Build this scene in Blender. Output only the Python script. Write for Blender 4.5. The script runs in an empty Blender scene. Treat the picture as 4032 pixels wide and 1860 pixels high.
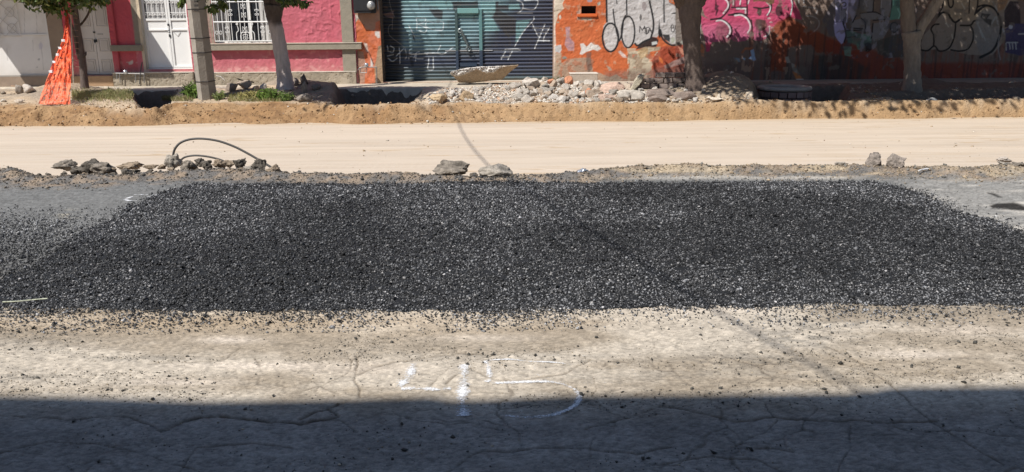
import bpy, math, random
import numpy as np
from mathutils import Vector, Matrix
R = math.radians
rng = np.random.default_rng(7)
random.seed(7)
scn = bpy.context.scene
col = scn.collection

# ------------------------------------------------------------------ camera
CZ, PITCH, ROLL, FPX = 1.6, R(14.6), 0.009, 3200.0
CAM = np.array([0.0, 0.0, CZ])
FWD = np.array([0, math.cos(PITCH), -math.sin(PITCH)])
UP0 = np.array([0, math.sin(PITCH), math.cos(PITCH)])
RT0 = np.array([1.0, 0, 0])
RT = RT0*math.cos(ROLL) - UP0*math.sin(ROLL)
UP = UP0*math.cos(ROLL) + RT0*math.sin(ROLL)
cd = bpy.data.cameras.new("Camera"); cam = bpy.data.objects.new("Camera", cd); col.objects.link(cam)
cd.sensor_fit = 'HORIZONTAL'; cd.sensor_width = 36.0; cd.lens = FPX/4032.0*36.0
cd.clip_start = 0.05; cd.clip_end = 2000
cam.matrix_world = Matrix(((RT[0], UP[0], -FWD[0], 0), (RT[1], UP[1], -FWD[1], 0), (RT[2], UP[2], -FWD[2], CZ), (0, 0, 0, 1)))
scn.camera = cam

# ------------------------------------------------------------------ light
SUN_EL, SUN_AZ = R(52), R(44)          # AZ: angle from -Y (behind the camera) towards -X
sund = np.array([-math.sin(SUN_AZ)*math.cos(SUN_EL), -math.cos(SUN_AZ)*math.cos(SUN_EL), math.sin(SUN_EL)])
SX, SY = math.sin(SUN_AZ)/math.tan(SUN_EL), math.cos(SUN_AZ)/math.tan(SUN_EL)   # shadow offset per metre height
w = bpy.data.worlds.new("World"); scn.world = w; w.use_nodes = True
nt = w.node_tree; nt.nodes.clear()
sk = nt.nodes.new('ShaderNodeTexSky'); sk.sky_type = 'NISHITA'; sk.sun_disc = False
sk.sun_elevation = SUN_EL; sk.sun_rotation = math.atan2(sund[0], sund[1])
sk.altitude = 1500; sk.dust_density = 1.0
bg = nt.nodes.new('ShaderNodeBackground'); bg.inputs[1].default_value = 0.10
ow = nt.nodes.new('ShaderNodeOutputWorld')
nt.links.new(sk.outputs[0], bg.inputs[0]); nt.links.new(bg.outputs[0], ow.inputs[0])
ld = bpy.data.lights.new("Sun", 'SUN'); ld.energy = 4.5; ld.angle = R(0.55); ld.color = (1.0, 0.965, 0.915)
sun = bpy.data.objects.new("Sun", ld); col.objects.link(sun)
sun.rotation_euler = Vector(sund).to_track_quat('Z', 'Y').to_euler()
scn.view_settings.view_transform = 'Standard'; scn.view_settings.look = 'None'
scn.view_settings.exposure = 0.35; scn.view_settings.gamma = 1.0

# ------------------------------------------------------------------ projection helpers
def ray(px, py):
    px = np.asarray(px, float); py = np.asarray(py, float)
    return FWD + ((px-2016)/FPX)[..., None]*RT - ((py-930)/FPX)[..., None]*UP
def at_z(px, py, z):
    d = ray(px, py); t = (z-CZ)/d[..., 2]; return CAM + t[..., None]*d
def at_Y(px, py, Y):
    d = ray(px, py); t = Y/d[..., 1]; return CAM + t[..., None]*d
def proj(X, Y, Z):
    P = np.stack([np.broadcast_to(X, np.broadcast(X, Y, Z).shape), np.broadcast_to(Y, np.broadcast(X, Y, Z).shape),
                  np.broadcast_to(Z, np.broadcast(X, Y, Z).shape)-CZ], -1).astype(float)
    d = P@FWD
    return 2016 + FPX*(P@RT)/d, 930 - FPX*(P@UP)/d

# ------------------------------------------------------------------ noise
def vnoise(x, y, seed=0):
    xi = np.floor(x).astype(np.int64); yi = np.floor(y).astype(np.int64)
    fx = x-xi; fy = y-yi; fx = fx*fx*(3-2*fx); fy = fy*fy*(3-2*fy)
    def h(a, b):
        n = (a*374761393 + b*668265263 + seed*1442695041) & 0xffffffff
        n = ((n ^ (n >> 13))*1274126177) & 0xffffffff
        n = (n ^ (n >> 16)) & 0xffff
        return n/65535.0
    return (h(xi, yi)*(1-fx)+h(xi+1, yi)*fx)*(1-fy) + (h(xi, yi+1)*(1-fx)+h(xi+1, yi+1)*fx)*fy
def fbm(x, y, oct=4, seed=0, gain=.5):
    s = 0; a = 1; t = 0
    for i in range(oct):
        s = s + a*vnoise(x*2**i+i*17.3, y*2**i+i*9.1, seed+i); t += a; a *= gain
    return s/t
def sstep(a, b, x):
    t = np.clip((x-a)/(b-a), 0, 1); return t*t*(3-2*t)
def lin(c):                            # sRGB 0-255 -> linear
    c = np.asarray(c, float)/255.0
    return np.where(c <= .04045, c/12.92, ((c+.055)/1.055)**2.4)

def poly_sd(P, X, Y):                    # signed distance, >0 inside
    X = np.asarray(X); Y = np.asarray(Y); n = len(P); best = np.full(X.shape, 1e9); ins = np.zeros(X.shape, bool)
    for i in range(n):
        ax, ay = P[i]; bx, by = P[(i+1) % n]; dx, dy = bx-ax, by-ay
        t = np.clip(((X-ax)*dx+(Y-ay)*dy)/(dx*dx+dy*dy+1e-12), 0, 1)
        best = np.minimum(best, np.hypot(X-ax-t*dx, Y-ay-t*dy))
        c = ((ay > Y) != (by > Y)) & (X < (bx-ax)*(Y-ay)/(by-ay+1e-12)+ax); ins ^= c
    return np.where(ins, best, -best)
def line_d(P, X, Y):
    best = np.full(np.shape(X), 1e9)
    for i in range(len(P)-1):
        ax, ay = P[i]; bx, by = P[i+1]; dx, dy = bx-ax, by-ay
        t = np.clip(((X-ax)*dx+(Y-ay)*dy)/(dx*dx+dy*dy+1e-12), 0, 1)
        best = np.minimum(best, np.hypot(X-ax-t*dx, Y-ay-t*dy))
    return best

# ------------------------------------------------------------------ meshes
def mesh_obj(name, V, F, mat=None, parent=None, cols=None, smooth=False, label=None, cat=None, group=None, kind=None, mats=None, mi=None, alpha=None):
    V = np.asarray(V, np.float32); me = bpy.data.meshes.new(name)
    if isinstance(F, np.ndarray):
        k = F.shape[1]; n = len(F)
        me.vertices.add(len(V)); me.vertices.foreach_set('co', V.ravel())
        me.loops.add(n*k); me.loops.foreach_set('vertex_index', F.astype(np.int32).ravel())
        me.polygons.add(n); me.polygons.foreach_set('loop_start', np.arange(0, n*k, k, dtype=np.int32))
        me.update(calc_edges=True)
    else:
        me.from_pydata([tuple(map(float, v)) for v in V], [], [tuple(int(i) for i in f) for f in F]); me.update()
    if cols is not None:
        a = me.color_attributes.new('Col', 'FLOAT_COLOR', 'POINT')
        c = np.ones((len(V), 4), np.float32); c[:, :3] = cols
        if alpha is not None: c[:, 3] = alpha
        a.data.foreach_set('color', c.ravel())
    if smooth: me.polygons.foreach_set('use_smooth', np.ones(len(me.polygons), bool))
    if mat: me.materials.append(mat)
    o = bpy.data.objects.new(name, me); col.objects.link(o)
    if parent: o.parent = parent
    tag(o, label, cat, group, kind)
    return o
def tag(o, label=None, cat=None, group=None, kind=None):
    if label: o['label'] = label
    if cat: o['category'] = cat
    if group: o['group'] = group
    if kind: o['kind'] = kind
    return o
def empty(name, loc, label=None, cat=None, group=None):
    o = bpy.data.objects.new(name, None); col.objects.link(o)
    o.empty_display_size = .1
    return tag(o, label, cat, group)       # parts are modelled in world coordinates, so the base stays at the origin
def grid_faces(nr, nc, keep=None):
    i = np.arange(nr-1)[:, None]*nc + np.arange(nc-1)[None]
    F = np.stack([i, i+1, i+nc+1, i+nc], -1)
    if keep is not None: F = F[keep]
    return F.reshape(-1, 4)
class MB:
    def __init__(s): s.V = []; s.F = []; s.C = []
    def add(s, V, F, c=(1, 1, 1)):
        o = len(s.V); s.V += [tuple(v) for v in V]; s.F += [tuple(i+o for i in f) for f in F]; s.C += [tuple(c)]*len(V)
    def box(s, x0, x1, y0, y1, z0, z1, c=(1, 1, 1), rot=None, piv=None, jit=0):
        V = np.array([(x, y, z) for z in (z0, z1) for y in (y0, y1) for x in (x0, x1)], float)
        if jit: V += rng.uniform(-jit, jit, V.shape)
        if rot is not None:
            p = np.array(piv if piv is not None else V.mean(0)); V = (V-p)@np.array(rot.to_3x3()).T+p
        s.add(V, [(0, 2, 3, 1), (4, 5, 7, 6), (0, 1, 5, 4), (2, 6, 7, 3), (0, 4, 6, 2), (1, 3, 7, 5)], c)
    def tube(s, pts, r, n=8, c=(1, 1, 1), cap=True, rough=0):
        pts = np.asarray(pts, float); m = len(pts); r = np.broadcast_to(r, (m,))
        T = np.gradient(pts, axis=0); T /= np.linalg.norm(T, axis=1)[:, None]+1e-9
        V = []; u = np.cross(T[0], (0, 0, 1.0))
        if np.linalg.norm(u) < .1: u = np.cross(T[0], (1.0, 0, 0))
        for i in range(m):
            u = u-T[i]*np.dot(u, T[i]); u /= np.linalg.norm(u); v = np.cross(T[i], u)
            for k in range(n):
                a = 2*math.pi*k/n; rr = r[i]*(1+(rng.uniform(-rough, rough) if rough else 0))
                V.append(pts[i]+rr*(math.cos(a)*u+math.sin(a)*v))
        F = [(i*n+k, i*n+(k+1) % n, (i+1)*n+(k+1) % n, (i+1)*n+k) for i in range(m-1) for k in range(n)]
        if cap: F += [tuple(range(n))[::-1], tuple((m-1)*n+k for k in range(n))]
        s.add(V, F, c)
    def prism(s, poly, axis, a, b, c=(1, 1, 1)):
        n = len(poly)
        def P(p, t):
            return {'y': (p[0], t, p[1]), 'x': (t, p[0], p[1]), 'z': (p[0], p[1], t)}[axis]
        V = [P(p, a) for p in poly]+[P(p, b) for p in poly]
        s.add(V, [tuple(range(n)), tuple(range(2*n-1, n-1, -1))]+[(i, i+n, (i+1) % n+n, (i+1) % n) for i in range(n)], c)
    def build(s, name, mat, parent=None, smooth=False, bevel=0, **k):
        o = mesh_obj(name, np.array(s.V), s.F, mat, parent, cols=np.array(s.C), smooth=smooth, **k)
        import bmesh
        bm = bmesh.new(); bm.from_mesh(o.data); bmesh.ops.recalc_face_normals(bm, faces=bm.faces)
        bm.to_mesh(o.data); bm.free()
        if bevel:
            md = o.modifiers.new('b', 'BEVEL'); md.width = bevel; md.segments = 2; md.limit_method = 'ANGLE'
        return o
def spline(pts, n=24):
    pts = np.asarray(pts, float); m = len(pts); t = np.linspace(0, m-1, n); out = []
    P = np.vstack([2*pts[0]-pts[1], pts, 2*pts[-1]-pts[-2]])
    for x in t:
        i = min(int(x), m-2); f = x-i; p0, p1, p2, p3 = P[i:i+4]
        out.append(.5*((2*p1)+(-p0+p2)*f+(2*p0-5*p1+4*p2-p3)*f*f+(-p0+3*p1-3*p2+p3)*f**3))
    return np.array(out)

# ------------------------------------------------------------------ materials
def M(name, c=(.5, .5, .5), attr=False, var=.15, vscale=6, bump=.2, bscale=60, bdist=.01, rough=.9, metal=0, spec=.3, detail=6, hue=None, alpha_attr=False, streak=None, alpha_noise=None, fine=0, again=2.35):
    m = bpy.data.materials.new(name); m.use_nodes = True; N = m.node_tree; n = N.nodes; L = N.links
    b = n['Principled BSDF']; b.inputs['Roughness'].default_value = rough; b.inputs['Metallic'].default_value = metal
    b.inputs['Specular IOR Level'].default_value = spec
    tc = n.new('ShaderNodeTexCoord')
    src = tc.outputs['Object']
    if streak:
        mp = n.new('ShaderNodeMapping'); mp.inputs['Scale'].default_value = streak; L.new(src, mp.inputs[0]); vsrc = mp.outputs[0]
    else: vsrc = src
    nz = n.new('ShaderNodeTexNoise'); nz.inputs['Scale'].default_value = vscale; nz.inputs['Detail'].default_value = detail; nz.inputs['Roughness'].default_value = .65
    L.new(vsrc, nz.inputs['Vector'])
    mr = n.new('ShaderNodeMapRange'); mr.inputs['From Min'].default_value = .25; mr.inputs['From Max'].default_value = .75
    mr.inputs['To Min'].default_value = 1-var; mr.inputs['To Max'].default_value = 1+var; L.new(nz.outputs['Fac'], mr.inputs[0])
    last = mr.outputs[0]
    if fine:
        n2 = n.new('ShaderNodeTexNoise'); n2.inputs['Scale'].default_value = 160; n2.inputs['Detail'].default_value = 2; L.new(src, n2.inputs['Vector'])
        m2 = n.new('ShaderNodeMapRange'); m2.inputs['From Min'].default_value = .3; m2.inputs['From Max'].default_value = .7
        m2.inputs['To Min'].default_value = 1-fine; m2.inputs['To Max'].default_value = 1+fine; L.new(n2.outputs['Fac'], m2.inputs[0])
        mm = n.new('ShaderNodeMath'); mm.operation = 'MULTIPLY'; L.new(last, mm.inputs[0]); L.new(m2.outputs[0], mm.inputs[1]); last = mm.outputs[0]
    mx = n.new('ShaderNodeVectorMath'); mx.operation = 'SCALE'; L.new(last, mx.inputs['Scale'])
    if attr or alpha_attr:
        at = n.new('ShaderNodeAttribute'); at.attribute_name = 'Col'
    if attr: L.new(at.outputs['Color'], mx.inputs[0])
    else: mx.inputs[0].default_value = c
    L.new(mx.outputs[0], b.inputs['Base Color'])
    if bump:
        bn = n.new('ShaderNodeTexNoise'); bn.inputs['Scale'].default_value = bscale; bn.inputs['Detail'].default_value = 5; L.new(src, bn.inputs['Vector'])
        bp = n.new('ShaderNodeBump'); bp.inputs['Strength'].default_value = bump; bp.inputs['Distance'].default_value = bdist
        L.new(bn.outputs['Fac'], bp.inputs['Height']); L.new(bp.outputs[0], b.inputs['Normal'])
    if alpha_attr:
        an = n.new('ShaderNodeTexNoise'); an.inputs['Scale'].default_value = alpha_noise or 60; an.inputs['Detail'].default_value = 4; L.new(src, an.inputs['Vector'])
        s1 = n.new('ShaderNodeMath'); s1.operation = 'MULTIPLY_ADD'; s1.inputs[1].default_value = 2.2; L.new(at.outputs['Alpha'], s1.inputs[0])
        s2 = n.new('ShaderNodeMath'); s2.operation = 'MULTIPLY'; s2.inputs[1].default_value = -2.6; L.new(an.outputs['Fac'], s2.inputs[0]); L.new(s2.outputs[0], s1.inputs[2]); s1.use_clamp = True
        s1.inputs[1].default_value = again
        L.new(s1.outputs[0], b.inputs['Alpha'])
    return m

mRoad = M('road_surface', attr=True, var=.13, vscale=9, bump=.5, bscale=55, bdist=.006, rough=.95, spec=.15, fine=.16)
mSand = M('sand_surface', attr=True, var=.05, vscale=3, bump=.25, bscale=30, bdist=.01, rough=1, spec=.1, streak=(.35, 3, 1))
mSoil = M('soil_surface', attr=True, var=.22, vscale=11, bump=.8, bscale=28, bdist=.03, rough=1, spec=.1, fine=.1)
mChip = M('asphalt_chip', attr=True, var=.1, vscale=30, bump=.3, bscale=300, bdist=.002, rough=.62, spec=.3)
mStone = M('stone', attr=True, var=.25, vscale=14, bump=.8, bscale=45, bdist=.02, rough=.95, spec=.2, fine=.12)
mWall = M('painted_wall', attr=True, var=.07, vscale=5, bump=.35, bscale=35, bdist=.01, rough=.85, spec=.25, fine=.04)
mConc = M('concrete_trim', c=(.33, .285, .22), var=.16, vscale=7, bump=.4, bscale=40, rough=.95, fine=.08)
mConcAttr = M('concrete_dirty', attr=True, var=.16, vscale=7, bump=.45, bscale=35, bdist=.015, rough=.95, fine=.08)
mShut = M('shutter_metal', attr=True, var=.12, vscale=10, bump=.05, rough=.40, metal=.25, spec=1.0, streak=(1, 1, 8))
mMetalW = M('white_enamel', attr=True, var=.04, vscale=4, bump=.08, bscale=12, rough=.4, spec=.4)
mDark = M('dark_metal', c=(.03, .03, .032), var=.2, rough=.5, bump=.1)
mGrey = M('galvanised', c=(.28, .27, .26), var=.2, rough=.4, metal=.6, bump=.1)
mGlass = M('dark_glass', c=(.02, .022, .025), var=.1, rough=.08, spec=.8, bump=0)
mBark = M('bark', attr=True, var=.3, vscale=12, bump=.9, bscale=30, bdist=.02, rough=.95, spec=.1, streak=(1, 1, .3))
mLeaf = M('leaf', attr=True, var=.25, vscale=3, bump=0, rough=.55, spec=.4)
mNet = M('plastic_net', attr=True, var=.15, vscale=20, bump=.2, bscale=90, rough=.5, spec=.4, alpha_attr=True, alpha_noise=38, again=2.2)
mPaint = M('spray_paint', c=(.76, .76, .76), var=.1, bump=.2, bscale=80, rough=.9, alpha_attr=True, alpha_noise=110)
mHose = M('hose_rubber', c=(.07, .065, .06), var=.2, rough=.45, bump=.1)
mFoil = M('crumpled_foil', c=(.6, .62, .66), var=.1, rough=.25, metal=.7, bump=.8, bscale=50)
mCurtain = M('curtain', c=(.5, .48, .45), var=.1, bump=0)

# ------------------------------------------------------------------ terrain functions
YF, ZS = 20.3, .22                       # facade plane, sidewalk height
EDGE = [(-900, 700), (-200, 690), (0, 672), (60, 668), (150, 690), (250, 690), (500, 690), (650, 672), (900, 668), (1060, 676), (1130, 684), (1300, 684), (1600, 688), (1700, 690), (1900, 696),
        (2050, 697), (2180, 690), (2330, 672), (2520, 655), (2750, 650), (2950, 655), (3100, 652), (3300, 650), (3500, 656), (3700, 660), (3830, 664), (3920, 650), (4032, 645), (4300, 650), (5000, 655)]
_e = at_z(np.array([p[0] for p in EDGE]), np.array([p[1] for p in EDGE]), .03)
def Yedge(X): return np.interp(X, _e[:, 0], _e[:, 1])+.10*(fbm(X*2.2, X*0+3, 4, 5)-.5)+.04*(fbm(X*13, X*0+1, 2, 9)-.5)
SANDZ = -.15
_bt = at_z(np.array([-600, 0, 300, 600, 700, 850, 1000, 1300, 1450, 1650, 1750, 2100, 2500, 2700, 2950, 3100, 3500, 3900, 4032, 4700.]),
           np.array([412, 412, 418, 424, 408, 406, 402, 410, 425, 412, 402, 405, 420, 412, 425, 425, 420, 412, 418, 415.]), .17)
BTX, BTY = _bt[:, 0], _bt[:, 1]
YB0 = 15.05
G = []
def mound(px, py, sx, sy, h, z=.17, p=2):
    c = at_z(px, py, z); G.append((c[0], c[1], sx, sy, h, p))
mound(1190, 352, .85, .75, .40); mound(1310, 372, .7, .6, .2); mound(1120, 350, .4, .5, .15)
mound(400, 388, .75, .6, .17); mound(300, 372, .5, .7, .14); mound(760, 385, .45, .5, .14); mound(960, 378, .9, .5, .12)
mound(2010, 372, 1.2, .8, .14); mound(2300, 370, 1.2, .8, .16); mound(1740, 392, .35, .6, .20); mound(2600, 372, .9, 1.0, .12)
mound(2860, 375, .75, 1.0, .42); mound(3000, 350, .5, .6, .12); mound(3450, 322, .45, .5, .30); mound(3620, 335, .5, .6, .12)
mound(190, 385, .5, .7, .20); mound(60, 350, .8, .8, .12)

PITS = []
for P_, dp_ in [([(505, 352), (705, 352), (700, 385), (650, 424), (560, 424), (520, 395)], .60), ([(1330, 350), (1500, 347), (1670, 347), (1655, 385), (1610, 408), (1500, 423), (1400, 422), (1300, 410)], .60), ([(2950, 345), (3330, 345), (3380, 400), (3200, 418), (2960, 412)], .45), ([(3420, 372), (3700, 360), (4200, 350), (4200, 405), (3600, 405)], .16)]:
    q_ = at_z(np.array([p[0] for p in P_]), np.array([p[1] for p in P_]), .17)[:, :2]; PITS.append((q_, dp_))
def pitmask(X, Y):
    m = 0
    for q_, dp_ in PITS: m = np.maximum(m, sstep(-.05, .30, poly_sd(q_, X, Y)+.12*(fbm(X*4, Y*4, 2, 35)-.5))*dp_)
    return m
def Hverge(X, Y):
    X = np.asarray(X, float); Y = np.asarray(Y, float)
    lip = np.interp(X, BTX, BTY)+.22*(fbm(X*1.7, X*0, 5, 31)-.5)
    lip = np.maximum(lip, YB0+.22)
    d = Y-lip
    base = .17+.05*sstep(0, 2.5, d)
    bsum = 0
    for (cx, cy, sx, sy, h, p) in G:
        r = (np.abs(X-cx)/sx)**p+(np.abs(Y-cy)/sy)**p
        bsum = bsum+h*np.exp(-r)
    base = base+.10*(fbm(X*2.6, Y*2.6, 4, 33)-.5)*np.exp(-(d/.35)**2)
    top = base-pitmask(X, Y)*sstep(.02, .3, d)+bsum*sstep(-.05, .45, d)+.05*(fbm(X*1.3, Y*1.3, 4, 3)-.5)+.05*(fbm(X*6, Y*6, 3, 13)-.5)*sstep(0, .3, d)
    top = np.where(Y > 18.8, top*(1-sstep(18.75, 19.0, Y))+(ZS-.03)*sstep(18.75, 19.0, Y), top)
    # near cut face
    w0 = YB0-.22+.42*fbm(X*1.1, X*0+7, 5, 77)
    t = np.clip((Y-w0)/np.maximum(lip-w0, .15), 0, 1)
    face = SANDZ-.02+(top-SANDZ+.02)*(.35*sstep(0, .35, t)+.65*sstep(.25, 1.0, t))
    face = face+.27*(fbm(X*3.2, Y*5, 4, 41)-.5)*np.sin(np.pi*np.clip(t, 0, 1))+.06*(fbm(X*13, Y*11, 3, 43)-.5)*np.sin(np.pi*np.clip(t, 0, 1))
    return np.where(d < 0, face, top)
def Hroad(X, Y):
    e = Yedge(X); d = Y-e
    z = .012*(fbm(X*.8, Y*.8, 3, 21)-.5)
    z = z+(.05*np.exp(-((d+.12)/.16)**2)*(.5+fbm(X*3, Y*3, 3, 22)))+.035*(fbm(X*11, Y*11, 3, 23)-.5)*sstep(-.55, -.15, d)
    return z - .24*sstep(-.02, .28, d)

# base ground
mesh_obj('ground', [(-160, -120, -.6), (160, -120, -.6), (160, 160, -.6), (-160, 160, -.6)], [(0, 1, 2, 3)], M('base_soil', c=(.3, .25, .19), bscale=2), kind='structure')

# ---- asphalt heap footprint (photo pixels)
HEAP = np.array([(760, 724), (1300, 722), (2000, 720), (2600, 718), (3000, 714), (3440, 712), (3560, 738), (3700, 790), (3790, 840), (3900, 862), (4080, 930), (4500, 1010), (4600, 1192), (3400, 1194), (2500, 1206),
                 (1500, 1222), (600, 1216), (-60, 1206), (-260, 1180), (-60, 1120), (130, 1050), (260, 950), (400, 880), (520, 810), (640, 755)], float)
HW = at_z(HEAP[:, 0], HEAP[:, 1], .01)[:, :2]
def heapH(X, Y):
    s = poly_sd(HW, X, Y)+.10*(fbm(X*4, Y*4, 3, 55)-.5)
    return s, .060*sstep(.0, .8, s)+.05*(fbm(X*1.1, Y*1.1, 3, 56)-.5)*sstep(0, .5, s)

# ------------------------------------------------------------------ road (old concrete street, worn asphalt towards the far edge)
def mixc(a, b, t): return a*(1-t[..., None])+b*t[..., None]
def road():
    pys = np.concatenate([np.linspace(2600, 1900, 12), np.linspace(1896, 640, 470)])
    ys = at_z(np.full(len(pys), 2016.), pys, 0)[:, 1]
    ys = np.concatenate([[-2.4, -1.0, .4, 1.2], ys, ])
    ys = np.unique(ys); ys = ys[ys < 10.3]; ys = np.append(ys, 10.6)
    hw = np.maximum(.66*np.maximum(ys, 0)+.8, 1.6)
    u = np.concatenate([[-1.0], np.linspace(-1, 1, 1000)[1:-1], [1.0]])
    X = hw[:, None]*u[None]; 
    fo = (np.linspace(1, 0, 150, endpoint=False)[None])**1.6; XL = -(hw[:, None]+(22-hw[:, None])*fo); XR = -XL[:, ::-1]
    X = np.concatenate([XL, X, XR], 1); Y = np.broadcast_to(ys[:, None], X.shape)
    Z = Hroad(X, Y)
    px, py = proj(X, Y, np.zeros_like(X)); px = np.clip(px, -3000, 7000)
    tan = np.array([.31, .257, .193]); cream = np.array([.465, .405, .325]); cement = np.array([.37, .33, .27]); asp = np.array([.135, .135, .13]); aspL = np.array([.25, .24, .22]); brn = np.array([.26, .20, .145])
    n1 = fbm(X*.9+4, Y*3.0, 5, 61); n2 = fbm(X*.5, Y*4.5+9, 4, 62); n3 = fbm(X*5, Y*9, 4, 63); nf = fbm(X*26, Y*26, 3, 64)
    C = mixc(np.broadcast_to(tan, X.shape+(3,)), cream, sstep(.42, .62, n1+.12*(n2-.5)))
    # near the camera: barer concrete with broom texture, foreground shade greyed into the colour
    cz = sstep(1290, 1430, py+130*(n2-.5))
    C = mixc(C, cream*.92, cz*.35*sstep(.40, .6, n3))
    C = mixc(C, cream*1.05, cz*.45*sstep(.35, .6, n1))
    broom = np.sin((X*1.0-Y*.18)*95+4*n3)*.5+.5
    C = C*(1-.10*cz*sstep(.3, .7, n1)*broom)[..., None]
    C = mixc(C, np.array([.245, .222, .197])*(1+.6*(n3-.5))[..., None], sstep(1560, 1700, py+60*(n2-.5))*.85)  # grey mixed in past the shadow edge, painting the foreground shade darker
    # orange-ish dust band below the heap
    C = mixc(C, np.array([.40, .295, .185]), .5*np.exp(-((py-1265-30*(n2-.5))/45)**2)*sstep(3000, 1200, px))
    # dark grit smears
    for (cx, cy, sx, sy, a) in [(3150, 1330, 230, 40, .55), (2900, 1420, 260, 30, .5), (150, 1340, 260, 50, .35), (60, 1480, 160, 30, .45), (3200, 1275, 350, 25, .3), (600, 1410, 280, 14, .4), (2700, 1480, 500, 25, .3),(3600,1230,400,22,.3), (1950, 1400, 600, 20, .18)]:
        C = mixc(C, np.array([.12, .115, .105]), a*np.exp(-((px-cx)/sx)**2-((py-cy)/sy)**2)*sstep(.35, .65, fbm(X*14, Y*30, 4, 65)))
    for (cx, cy, sx, sy, a) in [(900, 1340, 120, 14, .8), (1000, 1440, 260, 14, .8), (700, 1505, 180, 12, .7), (1900, 1330, 200, 14, .5), (3600, 1395, 170, 18, .8), (3800, 1300, 200, 25, .5), (2800, 1215, 300, 16, .6), (1400, 1450, 300, 25, .4)]:
        C = mixc(C, np.array([.58, .50, .41]), a*np.exp(-((px-cx)/sx)**2-((py-cy)/sy)**2))
    # asphalt strip on the far side
    ya = sstep(1210, 1000, py+120*(fbm(X*1.2, Y*2, 4, 66)-.5))
    C = mixc(C, asp*(1+.5*(n1-.5))[..., None], ya)
    rz = sstep(3350, 3700, px+200*(n3-.5))*sstep(1010, 900, py)
    C = mixc(C, aspL*(1+.35*(n3-.5))[..., None], rz)
    C = mixc(C, np.array([.43, .40, .35]), rz*sstep(.52, .7, fbm(X*1.5+2, Y*5, 4, 67)-.10*sstep(800, 700, py))*.9)
    lz = sstep(800, 500, px)*ya
    C = mixc(C, np.array([.165, .163, .155])*(1+.25*(n3-.5))[..., None], lz*.9)
    C = mixc(C, np.array([.30, .27, .21]), lz*.8*np.exp(-((px-265)/45)**2-((py-845)/16)**2)*sstep(.4, .6, n3))
    C = mixc(C, np.array([.42, .39, .34]), .9*sstep(3500, 3250, px)*sstep(2300, 2600, px)*np.exp(-((py-699)/9)**2))
    d = Y-Yedge(X)
    ed = sstep(-.75, -.2, d+.5*(n3-.5))
    ec = mixc(np.broadcast_to(brn, X.shape+(3,)), np.array([.14, .13, .12]), sstep(.35, .65, fbm(X*9, Y*9, 4, 68)))
    ec = mixc(ec, np.array([.40, .32, .22]), sstep(.45, .7, fbm(X*2.3, Y*6, 4, 69))*sstep(2200, 2500, px))
    C = mixc(C, ec, ed)
    # potholes and dark stain at right
    for (P, wd, dep) in STAINS:
        dd = poly_sd(np.array(P, float), px, py)
        m = sstep(-5, 4, dd+8*(n3-.5)); C = mixc(C, np.array([.022, .02, .018]), m*.97)
    # cracks
    for P, wd, a in CRACKS:
        P = np.array(P, float)
        wob = (fbm(X*7, Y*7, 4, 71)-.5)*42; wob2 = (fbm(X*7+40, Y*7, 4, 72)-.5)*26
        dd = line_d(P, px+wob, (py+wob2))
        m = np.exp(-(dd/(wd*.8))**2)*a*1.5*(.4+.6*sstep(.3, .6, nf))
        C = mixc(C, np.array([.09, .07, .05]), np.clip(m*.85, 0, 1)); Z = Z-.009*m
    gx, gy = X/.42+.9*(fbm(X*2.5, Y*2.5, 4, 74)-.5), Y/.55+.9*(fbm(X*2.5+9, Y*2.5, 4, 75)-.5); ix, iy = np.floor(gx).astype(int), np.floor(gy).astype(int); f1 = np.full(X.shape, 9.); f2 = np.full(X.shape, 9.)
    for ox in (-1, 0, 1):
        for oy in (-1, 0, 1):
            cx_, cy_ = ix+ox, iy+oy; jx, jy = vnoise(cx_*7.31+.5, cy_*3.77+.5, 76), vnoise(cx_*5.13+.5, cy_*9.1+.5, 77); dd = np.hypot(cx_+.5+.9*(jx-.5)-gx, cy_+.5+.9*(jy-.5)-gy)
            f2 = np.where(dd < f1, f1, np.minimum(f2, dd)); f1 = np.minimum(f1, dd)
    ck = sstep(.035, .008, f2-f1)*sstep(1270, 1420, py)*sstep(.42, .60, fbm(X*1.1, Y*1.6, 3, 78))*(.35+.65*sstep(.35, .6, nf))
    C = mixc(C, np.array([.10, .08, .06]), np.clip(ck*.6, 0, 1)); Z = Z-.004*ck
    # fine aggregate
    nz3 = fbm(X*62, Y*110, 2, 73); C = C*(1+.35*(nf-.5)+.8*(nz3-.5))[..., None]; Z = Z+.004*(nz3-.5)+.008*(nf-.5)*sstep(1180, 1300, py)
    C = np.clip(C, .01, .8)
    return X, Y, Z, C
STAINS = [([(3895, 812), (3925, 802), (3990, 800), (4040, 812), (4100, 830), (4032, 828), (3960, 824), (3910, 822)], 1, .012),
          ([(3888, 760), (3915, 764), (3945, 778), (3930, 778), (3905, 768)], 1, .005)]
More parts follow.
